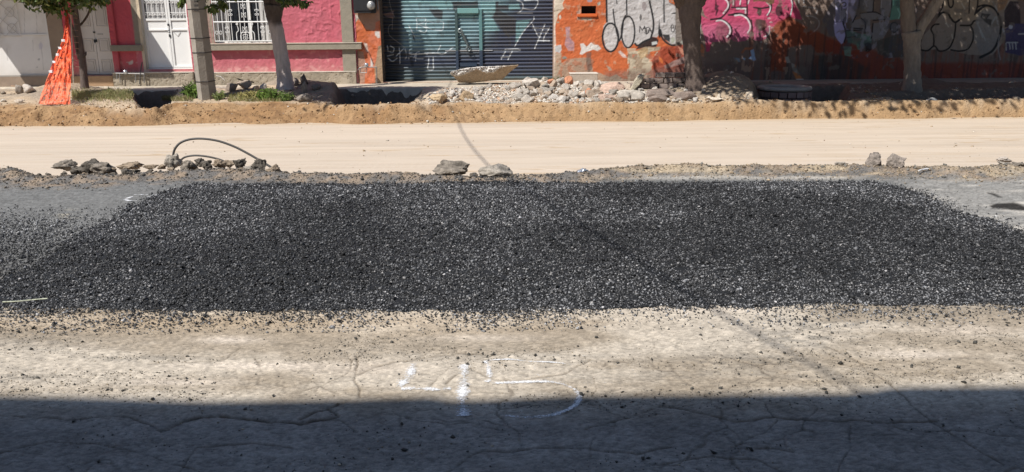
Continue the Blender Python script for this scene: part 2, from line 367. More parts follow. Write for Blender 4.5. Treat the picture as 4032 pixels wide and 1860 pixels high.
CRACKS = [([(1420, 1560), (1400, 1490), (1415, 1440), (1405, 1400)], 5, .6), ([(1415, 1465), (1560, 1425), (1760, 1398), (1900, 1392)], 3.5, .55), ([(1760, 1510), (1860, 1450), (1950, 1490), (2080, 1492), (2240, 1468), (2330, 1415)], 4, .5),
          ([(1290, 1600), (1330, 1635), (1180, 1660), (1000, 1650), (800, 1640), (640, 1690)], 7, .8), ([(640, 1690), (500, 1640), (250, 1650), (0, 1640)], 4, .6), ([(1380, 1570), (1180, 1640)], 5, .7), ([(1190, 1650), (1330, 1650), (1400, 1700)], 4, .5),
          ([(700, 1860), (780, 1760), (1000, 1745), (1150, 1760)], 4, .5), ([(3265, 1360), (3330, 1400), (3420, 1450), (3490, 1500), (3560, 1560), (3660, 1650), (3800, 1740), (3960, 1830)], 4, .55),
          ([(2600, 1600), (2750, 1625), (2900, 1660), (3050, 1640), (3260, 1660), (3480, 1660), (3700, 1655)], 5, .6), ([(3050, 1640), (3020, 1590)], 4, .5), ([(2860, 1700), (2900, 1760), (3120, 1775)], 5, .5), ([(3340, 1680), (3350, 1750), (3300, 1860)], 4, .45),
          ([(1750, 1860), (1900, 1780), (2200, 1760), (2500, 1790), (2650, 1750)], 5, .5), ([(2300, 1690), (2480, 1640), (2600, 1600)], 4, .5), ([(3730, 1310), (3800, 1260)], 4, .4), ([(3640, 1440), (3730, 1400), (3850, 1410)], 3.5, .4),
          ([(2560, 1830), (2780, 1800), (2980, 1810), (3100, 1860)], 5, .5), ([(0, 1780), (200, 1740), (420, 1760), (600, 1800), (760, 1850)], 4, .45), ([(950, 1370), (880, 1420), (580, 1430)], 3, .35),
          ([(2870, 1760), (3000, 1700), (3060, 1650)], 3.5, .5), ([(3480, 1660), (3600, 1700), (3760, 1690), (4032, 1720)], 3.5, .45), ([(1600, 1640), (1750, 1680), (1850, 1660), (2000, 1700)], 3.5, .45)]
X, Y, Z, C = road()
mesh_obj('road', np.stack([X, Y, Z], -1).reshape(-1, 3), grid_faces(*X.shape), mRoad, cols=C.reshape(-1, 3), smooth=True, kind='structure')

# ------------------------------------------------------------------ sand roadbed
xs = np.concatenate([[-30, -20, -14], np.linspace(-12, 12, 500), [14, 20, 30]]); ys = np.linspace(7.7, 15.7, 230)
X, Y = np.meshgrid(xs, ys)
rut = fbm(X*.35, Y*7, 4, 81); rut2 = fbm(X*.25+5, Y*2.2, 3, 82)
Z = SANDZ+.018*(rut2-.5)+.010*(rut-.5)
C = np.broadcast_to(np.array([.53, .443, .350]), X.shape+(3,))*(1+.16*(rut-.5)+.16*(rut2-.5))[..., None]
tr = sstep(.66, .74, fbm(X*1.6, Y*11, 3, 83))*sstep(.5, .62, fbm(X*.3+2, Y*1.2, 3, 84))
C = mixc(C, np.array([.42, .31, .20]), tr*.75); Z = Z-.008*tr
sp_ = sstep(.62, .72, fbm(X*.9+3, Y*16, 3, 86)); C = mixc(C, np.array([.45, .355, .26]), sp_*.35)
px, py = proj(X, Y, Z)
C = mixc(C, np.array([.46, .34, .215]), .55*np.exp(-((Y-YB0+.05)/.16)**2)+.35*sstep(2900, 3300, px)*np.exp(-((py-620)/22)**2)*sstep(.45, .6, fbm(X*2, Y*9, 3, 85)))
for yc_, a_ in ((10.3, .5), (10.55, .35), (12.3, .5), (12.6, .35), (13.6, .3)):
    tk = np.exp(-((Y-yc_-.25*(fbm(X*.25+yc_, X*0, 2, 87)-.5))/.05)**2)*(.5+.5*np.sin(X*55))*sstep(.42, .55, fbm(X*.5+yc_, Y*0, 2, 88)); C = mixc(C, np.array([.43, .34, .25]), a_*tk); Z = Z-.006*tk
mesh_obj('sand_road', np.stack([X, Y, Z], -1).reshape(-1, 3), grid_faces(*X.shape), mSand, cols=C.reshape(-1, 3), smooth=True, kind='structure')

# ------------------------------------------------------------------ verge with its cut bank
xs = np.concatenate([[-30, -22, -17], np.linspace(-14.5, 14.5, 1000), [17, 22, 30]])
ys = np.concatenate([np.linspace(14.75, 16.6, 130), np.linspace(16.63, 20.6, 150)])
X, Y = np.meshgrid(xs, ys); Z = Hverge(X, Y)
px, py = proj(X, Y, Z)
lip = np.maximum(np.interp(X, BTX, BTY), YB0+.22); d = Y-lip
n1 = fbm(X*2, Y*4, 4, 91); n2 = fbm(X*8, Y*8, 4, 92)
brown = np.array([.285, .170, .085]); pale = np.array([.50, .40, .285]); grey = np.array([.27, .225, .18])
C = mixc(np.broadcast_to(brown, X.shape+(3,)), np.array([.345, .22, .118]), sstep(.4, .65, n1))
C = mixc(C, np.array([.22, .13, .07]), .6*sstep(.55, .68, n2)*(d < 0))
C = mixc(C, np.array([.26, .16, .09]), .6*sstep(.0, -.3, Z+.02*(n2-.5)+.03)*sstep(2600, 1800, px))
C = mixc(C, np.array([.40, .275, .155]), sstep(1400, 2600, px)*.5*(d < .1))
C = mixc(C, pale, sstep(-.12, .12, d+.2*(n2-.5))*.8)
C = mixc(C, grey, sstep(.3, 1.0, d)*.75*sstep(.3, .6, n1))
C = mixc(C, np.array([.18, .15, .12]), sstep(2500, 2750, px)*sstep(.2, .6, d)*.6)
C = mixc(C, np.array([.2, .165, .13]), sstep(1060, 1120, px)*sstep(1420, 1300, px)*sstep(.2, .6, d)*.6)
C = mixc(C, np.array([.55, .46, .36]), sstep(1650, 1700, px)*sstep(2620, 2450, px)*sstep(-.05, .2, d)*.7)
pm = pitmask(X, Y); C = mixc(C, np.array([.12, .098, .082]), np.clip(sstep(.02, .18, pm), 0, 1)*(d > .03)*.92)  # pit soil colour darkened to paint in the tree shade
C = mixc(C, np.array([.15, .125, .105]), sstep(3000, 3200, px)*sstep(.3, .6, d)*.8)  # right-hand verge darkened likewise, tree shade put into the soil colour
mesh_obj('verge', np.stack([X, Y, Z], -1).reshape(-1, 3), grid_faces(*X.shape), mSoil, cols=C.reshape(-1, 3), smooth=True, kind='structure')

# sidewalk slab with a broken edge
xs = np.linspace(-16, 16, 700); fr = np.concatenate([[0, .004, .02], np.linspace(.06, 1, 24)])
def swedge(x): return 18.95+.28*(fbm(x*1.3, x*0, 4, 101)-.5)+.1*(fbm(x*7, x*0, 3, 102)-.5)+.9*sstep(-10.9, -11.6, x)+.25*sstep(1.6, 2.4, x)*sstep(6.6, 5.8, x)
e = swedge(xs); X = np.broadcast_to(xs[None], (len(fr), len(xs))); Y = e[None]+(20.95-e[None])*fr[:, None]
Z = ZS+.01*(fbm(X*2, Y*2, 3, 103)-.5)+0*X; Z = Z.copy(); Z[0] = ZS-.5; Z[1] = ZS-.02
n = fbm(X*3, Y*3, 4, 104)
C = mixc(np.broadcast_to(np.array([.44, .385, .31]), X.shape+(3,)), np.array([.52, .45, .35]), sstep(.4, .65, n))
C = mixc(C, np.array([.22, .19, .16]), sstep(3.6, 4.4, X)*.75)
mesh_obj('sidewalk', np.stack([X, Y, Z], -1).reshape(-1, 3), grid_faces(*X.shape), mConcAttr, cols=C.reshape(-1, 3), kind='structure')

# ------------------------------------------------------------------ scattered bits (one mesh per heap or scatter)
def bits(name, P, S, cols, mat, flat=.6, label=None, cat=None, kind='stuff', parent=None):
    n = len(P); base = np.array([(1, 0, 0), (0, 1, 0), (-1, 0, 0), (0, -1, 0), (0, 0, 1), (0, 0, -1)], float)
    V = base[None]*rng.uniform(.55, 1.15, (n, 6, 1)); V[:, :, 2] *= flat
    V += rng.uniform(-.25, .25, V.shape)
    a = rng.uniform(0, 2*np.pi, n); tx = rng.uniform(-.9, .9, n)
    ca, sa = np.cos(a), np.sin(a); ct, st = np.cos(tx), np.sin(tx)
    y2 = V[:, :, 1]*ct[:, None]-V[:, :, 2]*st[:, None]; z2 = V[:, :, 1]*st[:, None]+V[:, :, 2]*ct[:, None]; x2 = V[:, :, 0]
    V = np.stack([x2*ca[:, None]-y2*sa[:, None], x2*sa[:, None]+y2*ca[:, None], z2], -1)*np.asarray(S)[:, None, None]+P[:, None, :]
    f = np.array([(0, 1, 4), (1, 2, 4), (2, 3, 4), (3, 0, 4), (1, 0, 5), (2, 1, 5), (3, 2, 5), (0, 3, 5)])
    F = (f[None]+6*np.arange(n)[:, None, None]).reshape(-1, 3)
    return mesh_obj(name, V.reshape(-1, 3), F, mat, parent, cols=np.repeat(cols, 6, 0), label=label, cat=cat, kind=kind)
def rcol(n, base, var=.3, alt=None, pa=0):
    c = np.tile(np.array(base, float), (n, 1))
    if alt is not None:
        k = rng.random(n) < pa; c[k] = alt
    return np.clip(c*rng.uniform(1-var, 1+var, (n, 1)), .004, .9)

# asphalt heap: a low lumpy bed covered by loose bitumen chips
xs = np.linspace(-5.2, 5.9, 560); ys = np.linspace(4.2, 8.9, 300); X, Y = np.meshgrid(xs, ys)
s, h = heapH(X, Y)
sb = s-.05-.12*(fbm(X*5, Y*5, 3, 60)-.5)
Z = Hroad(X, Y)+np.where(sb > -.05, .004+h+.018*(fbm(X*30, Y*30, 2, 57)-.5)*sstep(-.03, .1, sb), -.03)
k = (sb > -.04); kk = k[:-1, :-1] | k[1:, 1:] | k[1:, :-1] | k[:-1, 1:]
C = np.broadcast_to(np.array([.016, .016, .016]), X.shape+(3,))
root = empty('asphalt_heap', (0, 0, 0)); tag(root, 'wide low heap of loose black asphalt chippings dumped across the old road', 'asphalt heap')
mesh_obj('bed', np.stack([X, Y, Z], -1).reshape(-1, 3), grid_faces(*X.shape, keep=kk), mChip, root, cols=C.reshape(-1, 3), smooth=True)
N = 880000
py_ = rng.uniform(0, 1, N); yy = 4.1*(9.0/4.1)**(py_); xx = rng.uniform(-1, 1, N)*(.62*yy+1.9)
s, h = heapH(xx, yy)
dens = sstep(-.02, .10, s)
px, py = proj(xx, yy, 0*xx)
left = sstep(60, -200, px-(1350-py)*.9)*sstep(800, 940, py)*sstep(1235, 1205, py)
dens = np.maximum(sstep(-.08, .08, s+.12*(fbm(xx*3, yy*3, 3, 58)-.5)), np.where(yy < 5.0, .44, .28)*np.exp(-np.maximum(-s, 0)/np.where(yy < 5.0, .14, .07))*(.4+1.2*sstep(.35, .65, fbm(xx*2, yy*2, 3, 61))))
dens = np.maximum(dens, .42*left)
keep = rng.random(N) < dens; xx, yy, s, h = xx[keep], yy[keep], s[keep], h[keep]
S = (.0034+.00042*yy)*np.exp(rng.normal(0, .36, len(xx)))
zz = Hroad(xx, yy)+np.where(s > -.05, h, 0)+S*rng.uniform(.1, 1.1, len(xx))
c = rcol(len(xx), (.030, .030, .031), .7, (.15, .15, .152), .34)
sp = rng.random(len(xx)); c[sp < .03] = (.28, .27, .26); c[sp < .006] = (.5, .48, .47)
c = np.clip(c*((1+.35*sstep(.05, -.2, s))*(.62+.62*sstep(.35, .65, fbm(xx*.7+3, yy*.9, 4, 59))))[:, None], 0, .7)
bits('chippings', np.stack([xx, yy, zz], -1), S, c, mChip, flat=.7, parent=root)

# grit strewn over the old concrete
N = 88000
pp = at_z(rng.uniform(-1100, 5132, N), rng.uniform(1180, 1860, N), 0); xx, yy = pp[:, 0], pp[:, 1]
px, py = proj(xx, yy, 0*xx)
cl = fbm(xx*1.3, yy*4, 4, 111); dens = .05+.9*sstep(.5, .72, cl)
dens = np.maximum(dens, .95*np.exp(-np.maximum(py-1190, 0)/26))
for (cx, cy, sx, sy, a) in [(3150, 1330, 260, 45, 1), (2950, 1420, 260, 35, 1), (150, 1340, 260, 60, .9), (60, 1480, 160, 30, .9), (600, 1412, 280, 12, 1), (3200, 1500, 500, 40, .5), (2400, 1420, 500, 30, .5),(3500,1225,500,25,.9)]:
    dens = np.maximum(dens, a*np.exp(-((px-cx)/sx)**2-((py-cy)/sy)**2))
dens *= 1-.8*sstep(1560, 1650, py)
keep = rng.random(N) < dens*.9; xx, yy = xx[keep], yy[keep]
S = .0024*np.exp(rng.normal(0, .45, len(xx))); big = rng.random(len(xx)) < .02; S[big] *= 3.0; S = np.minimum(S, .016)
c = rcol(len(xx), (.10, .095, .085), .5, (.35, .29, .21), .35)
c[big] = rcol(big.sum(), (.085, .08, .07), .4)
bits('road_grit', np.stack([xx, yy, Hroad(xx, yy)+S*.35], -1), S, c, mStone, label='dark grit and small stones strewn over the dusty concrete road', cat='grit')

# gravel along the ragged road edge
N = 26000
xx = rng.uniform(-6.6, 6.6, N); yy = Yedge(xx)-np.abs(rng.normal(0, .33, N))+.12
px, py = proj(xx, yy, 0*xx)
S = .007*np.exp(rng.normal(0, .5, N)); S = np.minimum(S, .035)
s, h = heapH(xx, yy); keep = (s < 0.0) & (rng.random(N) < .25+.75*fbm(xx*3, yy*3, 3, 121)); xx, yy, S, px = xx[keep], yy[keep], S[keep], px[keep]
c = rcol(len(xx), (.20, .17, .135), .45, (.09, .088, .085), .4)
rt = sstep(2200, 2600, px)[:, None]; c = c*(1-rt)+rt*rcol(len(xx), (.33, .26, .18), .4, (.16, .15, .13), .35)
bits('edge_gravel', np.stack([xx, yy, Hroad(xx, yy)+S*.3], -1), S, c, mStone, label='gravel and crumbs along the broken far edge of the old road', cat='gravel')

# clods on the bank and verge
N = 6500
xx = rng.uniform(-12, 12, N); yy = 14.95+np.abs(rng.normal(0, .55, N)); px, py = proj(xx, yy, 0*xx)
S = .012*np.exp(rng.normal(0, .5, N)); S = np.minimum(S, .09)
c = rcol(N, (.33, .21, .115), .35, (.22, .13, .07), .25)
k = rng.random(N) < .05; c[k] = (.6, .55, .47)
bits('soil_clods', np.stack([xx, yy, Hverge(xx, yy)+S*.3], -1), S, c, mStone, label='crumbling soil clods on the brown cut bank beyond the sand roadbed', cat='soil')
N = 5000
xx = rng.uniform(-12.5, 13, N); yy = rng.uniform(15.6, 19.2, N)
S = np.minimum(.016*np.exp(rng.normal(0, .6, N)), .07)
keep = rng.random(N) < sstep(.45, .65, fbm(xx*1.5, yy*1.5, 3, 131)); xx, yy, S = xx[keep], yy[keep], S[keep]
bits('verge_debris', np.stack([xx, yy, Hverge(xx, yy)+S*.3], -1), S, rcol(len(xx), (.32, .26, .2), .4, (.5, .45, .4), .2), mStone, label='small debris and clods on the torn up verge before the houses', cat='debris')

# ------------------------------------------------------------------ rocks
import bmesh
_ico = {}
def ico(sub):
    if sub not in _ico:
        bm = bmesh.new(); bmesh.ops.create_icosphere(bm, subdivisions=sub, radius=1); 
        _ico[sub] = (np.array([v.co[:] for v in bm.verts]), np.array([[v.index for v in f.verts] for f in bm.faces])); bm.free()
    return _ico[sub]
def rock_mesh(seed, sub=4, planes=9, rough=.10):
    r = np.random.default_rng(seed); V, F = ico(sub); V = V.copy()
    for k in range(planes):
        n = r.normal(size=3); n /= np.linalg.norm(n); d = r.uniform(.45, .82); h = V@n; V -= np.where(h > d, h-d, 0)[:, None]*n
    u = V/np.linalg.norm(V, axis=1)[:, None]
    a = (fbm(u[:, 0]*3+seed, u[:, 1]*3+u[:, 2]*2.1, 4, seed)-.5)+(fbm(u[:, 2]*3+seed, u[:, 0]*2.7-u[:, 1], 4, seed+5)-.5)
    b = fbm(V[:, 0]*6+seed, V[:, 1]*6+V[:, 2]*5.3, 4, seed+9)-.5
    V = V*(1+rough*1.8*a+rough*1.8*b)[:, None]
    V -= (V.max(0)+V.min(0))/2; V /= (V.max(0)-V.min(0))/2
    return V, F, b
def rock(px0, px1, py0, py1, ground, seed, colr, label, cat='rock', group=None, name='rock', depth=.8, sink=.12, flatp=9, rough=.10, off=0):
    cx_ = (px0+px1)/2; hw_ = (px1-px0)*.57; px0, px1 = cx_-hw_, cx_+hw_; py0 -= (py1-py0)*.10
    base = at_z((px0+px1)/2, py1, ground); Yc = base[1]
    hgt_px = py1-py0; L = at_Y(px0, py1, Yc); Rr = at_Y(px1, py1, Yc)
    wdt = Rr[0]-L[0]; hgt = hgt_px*Yc/FPX*1.0
    V, F, b = rock_mesh(seed, 4, flatp, rough)
    dp = wdt*depth
    hh = hgt*(1+sink)/2
    c = np.array([(L[0]+Rr[0])/2, Yc+dp*.35+off, base[2]-hgt*sink+hh])
    V = V*np.array([wdt/2, dp/2, hh])
    Cc = np.clip(np.array(colr)[None]*(1+1.9*b[:, None]), .01, .8)  # crevice shade painted in: hollows darker, bumps lighter
    o = mesh_obj(name, V, F, mStone, cols=Cc, label=label, cat=cat, group=group)
    o.location = c
    return o
gr = (.20, .172, .14); gd = (.115, .10, .082); bw = (.25, .195, .14); lt = (.30, .265, .22)
R1 = [(205, 292, 637, 680, gr, 'rounded grey rock at the left end of the rock row beside the heap'),
 (268, 328, 662, 690, gd, 'small dark rock tucked between the rounded rock and the long slanted one'),
 (303, 389, 636, 690, gd, 'long slanted dark rock leaning up to the right in the left rock row'),
 (350, 436, 648, 694, gr, 'grey wedge rock right after the slanted dark one'),
 (410, 454, 660, 692, bw, 'small brown lump beside the grey wedge rock'),
 (456, 540, 645, 672, bw, 'low sandy brown clod with a pointed top in the left rock row'),
 (470, 520, 668, 697, gd, 'dark lump below the pointed sandy clod'),
 (512, 545, 670, 686, gd, 'tiny dark stone at the right end of the left rock row'),
 (566, 615, 652, 668, bw, 'flat brown pebble lying alone between the two rock clusters'),
 (617, 650, 650, 668, bw, 'small sandy stone just left of the tall pale rock by the hose'),
 (645, 703, 612, 668, lt, 'tall rough pale rock where the hose comes out of the ground'),
 (696, 724, 632, 654, gd, 'small dark stone at the foot of the tall pale rock'),
 (712, 770, 636, 676, gr, 'sloping grey rock under the small inner hose loop'),
 (759, 802, 626, 657, gd, 'dark pointed rock under the middle of the hose arch'),
 (786, 830, 636, 674, gd, 'blocky dark grey rock under the hose arch'),
 (832, 882, 631, 668, bw, 'brown rough rock under the right part of the hose arch'),
 (876, 920, 634, 660, bw, 'low brown rock right of the rough brown one'),
 (919, 968, 628, 674, gd, 'upright square dark rock near the end of the hose'),
 (953, 994, 655, 678, lt, 'flat pale stone between the square dark rock and the hose end'),
 (990, 1045, 630, 678, gd, 'dark rock leaning against the hose end'),
 (1044, 1098, 650, 692, bw, 'brown faceted rock at the right end of the rock row'),
 (1095, 1130, 676, 688, gr, 'small flat stone beyond the last rock of the row'),
 (1708, 1840, 643, 702, gr, 'large flat topped grey rock at the middle of the road edge, left of its twin'),
 (1850, 1882, 682, 697, gd, 'small dark stone between the two large middle rocks'),
 (1888, 2012, 656, 708, lt, 'large blocky pale topped rock at the middle of the road edge'),
 (2004, 2036, 688, 706, gd, 'small dark stone against the right side of the blocky rock'),
 (1545, 1580, 678, 690, gd, 'small dark stone on the road edge left of the large middle rocks'),
 (1575, 1632, 681, 697, bw, 'flat brown stone left of the large flat topped rock'),
 (3297, 3342, 640, 657, lt, 'flat pale stone left of the pair of upright rocks'),
 (3416, 3470, 609, 668, (.23, .195, .165), 'upright notched rock, left one of the pair at the right of the road edge'),
 (3402, 3416, 648, 665, bw, 'small pebble touching the notched upright rock'),
 (3497, 3571, 611, 669, (.26, .22, .185), 'round rough rock, right one of the pair at the right of the road edge'),
 (3937, 3990, 621, 642, (.38, .33, .28), 'small boat shaped stone perched on a flat slab at the far right'),
 (3942, 3990, 640, 656, lt, 'flat slab stone under the boat shaped one at the far right'),
 (3988, 4050, 645, 664, gr, 'low grey stones piece at the right end of the road edge')]
for i, (a, b, c, d, cc, lab) in enumerate(R1):
    rock(a, b, c, d, .015, 200+i*7, cc, lab, group='rocks along the broken road edge', rough=.14 if a in (3416, 3497) else (.30 if (b-a) < 100 else .20), flatp=16)
for i, (x, y, w_) in enumerate([(250, 690, 26), (330, 693, 22), (395, 695, 30), (445, 696, 26), (500, 694, 30), (548, 692, 24), (590, 680, 22), (672, 678, 30), (730, 680, 28), (775, 680, 26), (812, 682, 24), (858, 676, 28), (905, 676, 24), (945, 680, 28), (985, 684, 26), (1030, 690, 30), (1075, 694, 24), (185, 694, 22), (150, 698, 24), (1120, 694, 20)]):
    rock(x-w_*.5, x+w_*.5, y-w_*.55, y, .012, 5000+i*3, [gd, bw, gr][i % 3], 'small stone filling the gaps of the left rock rows at the road edge', group='small stones between the edge rocks', rough=.24, flatp=16)
# a few stones and dry clods on the sand roadbed
N = 900; xx = rng.uniform(-11, 11, N); yy = 8.6+6.3*rng.random(N); k_ = fbm(xx*.6, yy*1.2, 3, 133) > .5; xx, yy = xx[k_], yy[k_]
bits('sand_pebbles', np.stack([xx, yy, 0*xx+SANDZ+.004], -1), np.minimum(.008*np.exp(rng.normal(0, .6, len(xx))), .035), rcol(len(xx), (.34, .25, .16), .3, (.5, .44, .36), .3), mStone, label='tiny stones and clods lying on the graded sand roadbed', cat='pebbles')
# crumpled foil
rock(2272, 2320, 667, 690, .02, 911, (.7, .7, .72), 'crumpled silvery plastic scrap on the gravel edge right of the middle rocks', 'litter', name='crumpled_wrapper', rough=.35).data.materials[0] = mFoil

# white stick, straw
def stick(name, pts, z, r, colr, label, cat):
    P = np.array([at_z(a, b, zz) for (a, b), zz in zip(pts, z)]); mb = MB(); mb.tube(spline(P, 10), r, 6, colr)
    return mb.build(name, mStone, label=label, cat=cat)
stick('white_stick', [(3618, 672), (3640, 667), (3655, 665)], (.05, .05, .05), .008, (.7, .7, .7), 'short white stick lying on the road edge right of the round rock', 'stick')
stick('straw_stalk', [(10, 1190), (70, 1187), (130, 1181), (188, 1176)], (.06, .065, .07, .075), .004, (.45, .47, .36), 'pale dry stalk lying on the chippings at the left', 'stalk')

# ------------------------------------------------------------------ hose
root = empty('hose', (0, 0, 0), 'dark rubber hose arching over the rocks at the road edge', 'hose')
HY = at_z(680, 655, .02)[1]+.1
P = [at_Y(a, b, HY+o) for a, b, o in [(684, 640, .0), (682, 612, 0), (690, 585, 0), (712, 562, .02), (750, 549, .04), (800, 547, .05), (860, 556, .05), (920, 577, .04), (970, 602, .02), (1012, 626, 0), (1056, 652, -.03), (1085, 672, -.05)]]
mb = MB(); mb.tube(spline(P, 50), .0135, 10); mb.build('outer_loop', mHose, root, smooth=True)
P = [at_Y(a, b, HY+.05) for a, b in [(700, 650), (712, 632), (730, 619), (768, 613), (815, 617), (862, 628), (905, 645)]]
mb = MB(); mb.tube(spline(P, 30), .0115, 10); mb.build('inner_loop', mHose, root, smooth=True)

# ------------------------------------------------------------------ sprayed marks on the road
def ribbon(mb, pts, wpx, z=.004, n=40, close=False, ragged=.5):
    amp = .98 if wpx >= .012 else .62
    wpx = wpx*1.6
    P = spline(pts, n); P = np.array(P); 
    Wd = at_z(P[:, 0], P[:, 1], z); T = np.gradient(Wd, axis=0); T /= np.linalg.norm(T, axis=1)[:, None]; Nn = np.stack([-T[:, 1], T[:, 0], 0*T[:, 0]], -1)
    k = 7; V = []; A = []
    for i in range(n):
        wl = wpx*(1+ragged*(random.random()-.5))
        for j in range(k):
            t = (j/(k-1)-.5)*2; V.append(Wd[i]+Nn[i]*t*wl); A.append(amp*(.86+.14*math.sin(i*.35+wpx*900))*max(0, 1-abs(t)**1.5)*min(1, (i+1)/3, (n-i)/3))
    V = np.array(V); V[:, 2] = Hroad(V[:, 0], V[:, 1])+z
    F = [(i*k+j, i*k+j+1, (i+1)*k+j+1, (i+1)*k+j) for i in range(n-1) for j in range(k-1)]
    o = len(mb['V']); mb['V'] += list(V); mb['F'] += [tuple(q+o for q in f) for f in F]; mb['A'] += A
def c4x(x, y): return (1300+x/1.84, 1150+y/1.84)
mb = dict(V=[], F=[], A=[])
S45 = [([c4x(605, 505), c4x(590, 560), c4x(570, 610), c4x(530, 650), c4x(505, 690)], .033), ([c4x(500, 700), c4x(600, 695), c4x(720, 700), c4x(800, 705), c4x(885, 695)], .022),
       ([c4x(972, 505), c4x(968, 600), c4x(962, 700), c4x(955, 770), c4x(965, 850), c4x(975, 905)], .036),
       ([c4x(1740, 520), c4x(1600, 505), c4x(1450, 500), c4x(1300, 485), c4x(1180, 490), c4x(1100, 500)], .012), ([c4x(1110, 495), c4x(1140, 520), c4x(1150, 570), c4x(1155, 620), c4x(1130, 655)], .018),
       ([c4x(1130, 660), c4x(1260, 655), c4x(1400, 648), c4x(1550, 645), c4x(1650, 655), c4x(1740, 685), c4x(1800, 735), c4x(1790, 800), c4x(1720, 850), c4x(1600, 890), c4x(1450, 905), c4x(1330, 900), c4x(1200, 880)], .017),
       ([c4x(1480, 530), c4x(1490, 580), c4x(1530, 610), c4x(1590, 620)], .009), ([c4x(2180, 545), c4x(2210, 590), c4x(2230, 650)], .008), ([c4x(1480, 455), c4x(1650, 455), c4x(1800, 460), c4x(1980, 465)], .007),
       ([c4x(1820, 655), c4x(1980, 655), c4x(2120, 658)], .005), ([c4x(1560, 508), c4x(1760, 520), c4x(1950, 518), c4x(2180, 530)], .006)]
for pts, wd in S45: ribbon(mb, pts, wd)
mesh_obj('sprayed_number', mb['V'], mb['F'], mPaint, cols=np.full((len(mb['V']), 3), .8), alpha=np.array(mb['A']), label='white sprayed number 45 on the near concrete at the shade line', cat='road marking')
mb = dict(V=[], F=[], A=[])
ribbon(mb, [(585, 767), (560, 768), (525, 768)], .018); ribbon(mb, [(525, 774), (505, 782), (494, 788), (515, 793), (545, 792)], .03); ribbon(mb, [(620, 765), (605, 778), (580, 776)], .014)
mesh_obj('chalk_loop', mb['V'], mb['F'], mPaint, cols=np.full((len(mb['V']), 3), .8), alpha=np.array(mb['A']), label='small faded white loop chalked on the grey asphalt left of the heap', cat='road marking')

# ================================================================== HOUSES ACROSS THE STREET
def FX(px, py, Y=YF): return float(at_Y(px, py, Y)[0])
def FZ(px, py, Y=YF): return float(at_Y(px, py, Y)[2])
class Canvas:
    def __init__(s, X, Y, Z, base):
        s.px, s.py = proj(X, Y, Z); s.X, s.Z = X, Z; s.C = np.broadcast_to(np.array(base, float), X.shape+(3,)).copy()
        s.n = fbm(X*2.1, Z*2.1, 4, 301); s.nf = fbm(X*9, Z*9, 4, 302); s.wx = (fbm(X*4, Z*4, 3, 303)-.5)*8; s.wy = (fbm(X*4+9, Z*4, 3, 304)-.5)*8
    def mask(s, m, c, a=1): s.C = mixc(s.C, np.array(c, float), np.clip(m*a, 0, 1))
    def poly(s, P, c, a=1, soft=2, wob=0):
        P = np.array(P, float); b0 = P.min(0)-20; b1 = P.max(0)+20
        k = (s.px > b0[0]) & (s.px < b1[0]) & (s.py > b0[1]) & (s.py < b1[1])
        if not k.any(): return
        d = poly_sd(P, s.px[k]+wob*s.wx[k], s.py[k]+wob*s.wy[k]); m = sstep(-soft, soft, d)*a
        s.C[k] = s.C[k]*(1-m[:, None])+np.array(c, float)*m[:, None]
    def line(s, P, wd, c, a=1, smooth=True, wob=0):
        P = np.array(P, float)
        if smooth and len(P) > 2: P = spline(P, 6*len(P))
        b0 = P.min(0)-wd-12; b1 = P.max(0)+wd+12
        k = (s.px > b0[0]) & (s.px < b1[0]) & (s.py > b0[1]) & (s.py < b1[1])
        if not k.any(): return
        d = line_d(P, s.px[k]+wob*s.wx[k], s.py[k]+wob*s.wy[k]); m = sstep(wd/2+1.6, wd/2-1.2, d)*a
        s.C[k] = s.C[k]*(1-m[:, None])+np.array(c, float)*m[:, None]
    def ell(s, cx, cy, rx, ry, c, a=1, soft=.12, wob=.5):
        d = np.hypot((s.px+wob*s.wx-cx)/rx, (s.py+wob*s.wy-cy)/ry); s.mask(sstep(1+soft, 1-soft, d), c, a)
    def ring(s, cx, cy, rx, ry, wd, c, a=1):
        t = np.linspace(0, 2*np.pi, 30); s.line(np.stack([cx+rx*np.cos(t), cy+ry*np.sin(t)], -1), wd, c, a, smooth=False)
def wall_grid(name, X0, X1, Z0, Z1, Y, parent, base, paint=None, disp=None, res=.017, holes=(), mat=None, ztop=2.75, depth=.0):
    ex = [v for h in holes for v in h[:2]]; ez = [v for h in holes for v in h[2:]]
    xs = np.unique(np.round(np.concatenate([np.arange(X0, X1, res), [X1], ex]), 4)); xs = xs[(xs >= X0-1e-4) & (xs <= X1+1e-4)]
    zs = np.unique(np.round(np.concatenate([np.arange(Z0, min(ztop, Z1), res), np.arange(min(ztop, Z1), Z1, .15), [Z1], ez]), 4)); zs = zs[(zs >= Z0-1e-4) & (zs <= Z1+1e-4)]
    X, Z = np.meshgrid(xs, zs); Yg = np.full_like(X, Y)
    cv = Canvas(X, Yg, Z, base)
    if paint: paint(cv)
    if disp is not None: Yg = Yg+disp(X, Z, cv)
    xc = (xs[:-1]+xs[1:])/2; zc = (zs[:-1]+zs[1:])/2; XC, ZC = np.meshgrid(xc, zc); keep = np.ones(XC.shape, bool)
    for h in holes: keep &= ~((XC > h[0]) & (XC < h[1]) & (ZC > h[2]) & (ZC < h[3]))
    return mesh_obj(name, np.stack([X, Yg, Z], -1).reshape(-1, 3), grid_faces(*X.shape, keep=keep), mat or mWall, parent, cols=np.clip(cv.C, .005, .85).reshape(-1, 3), smooth=True)
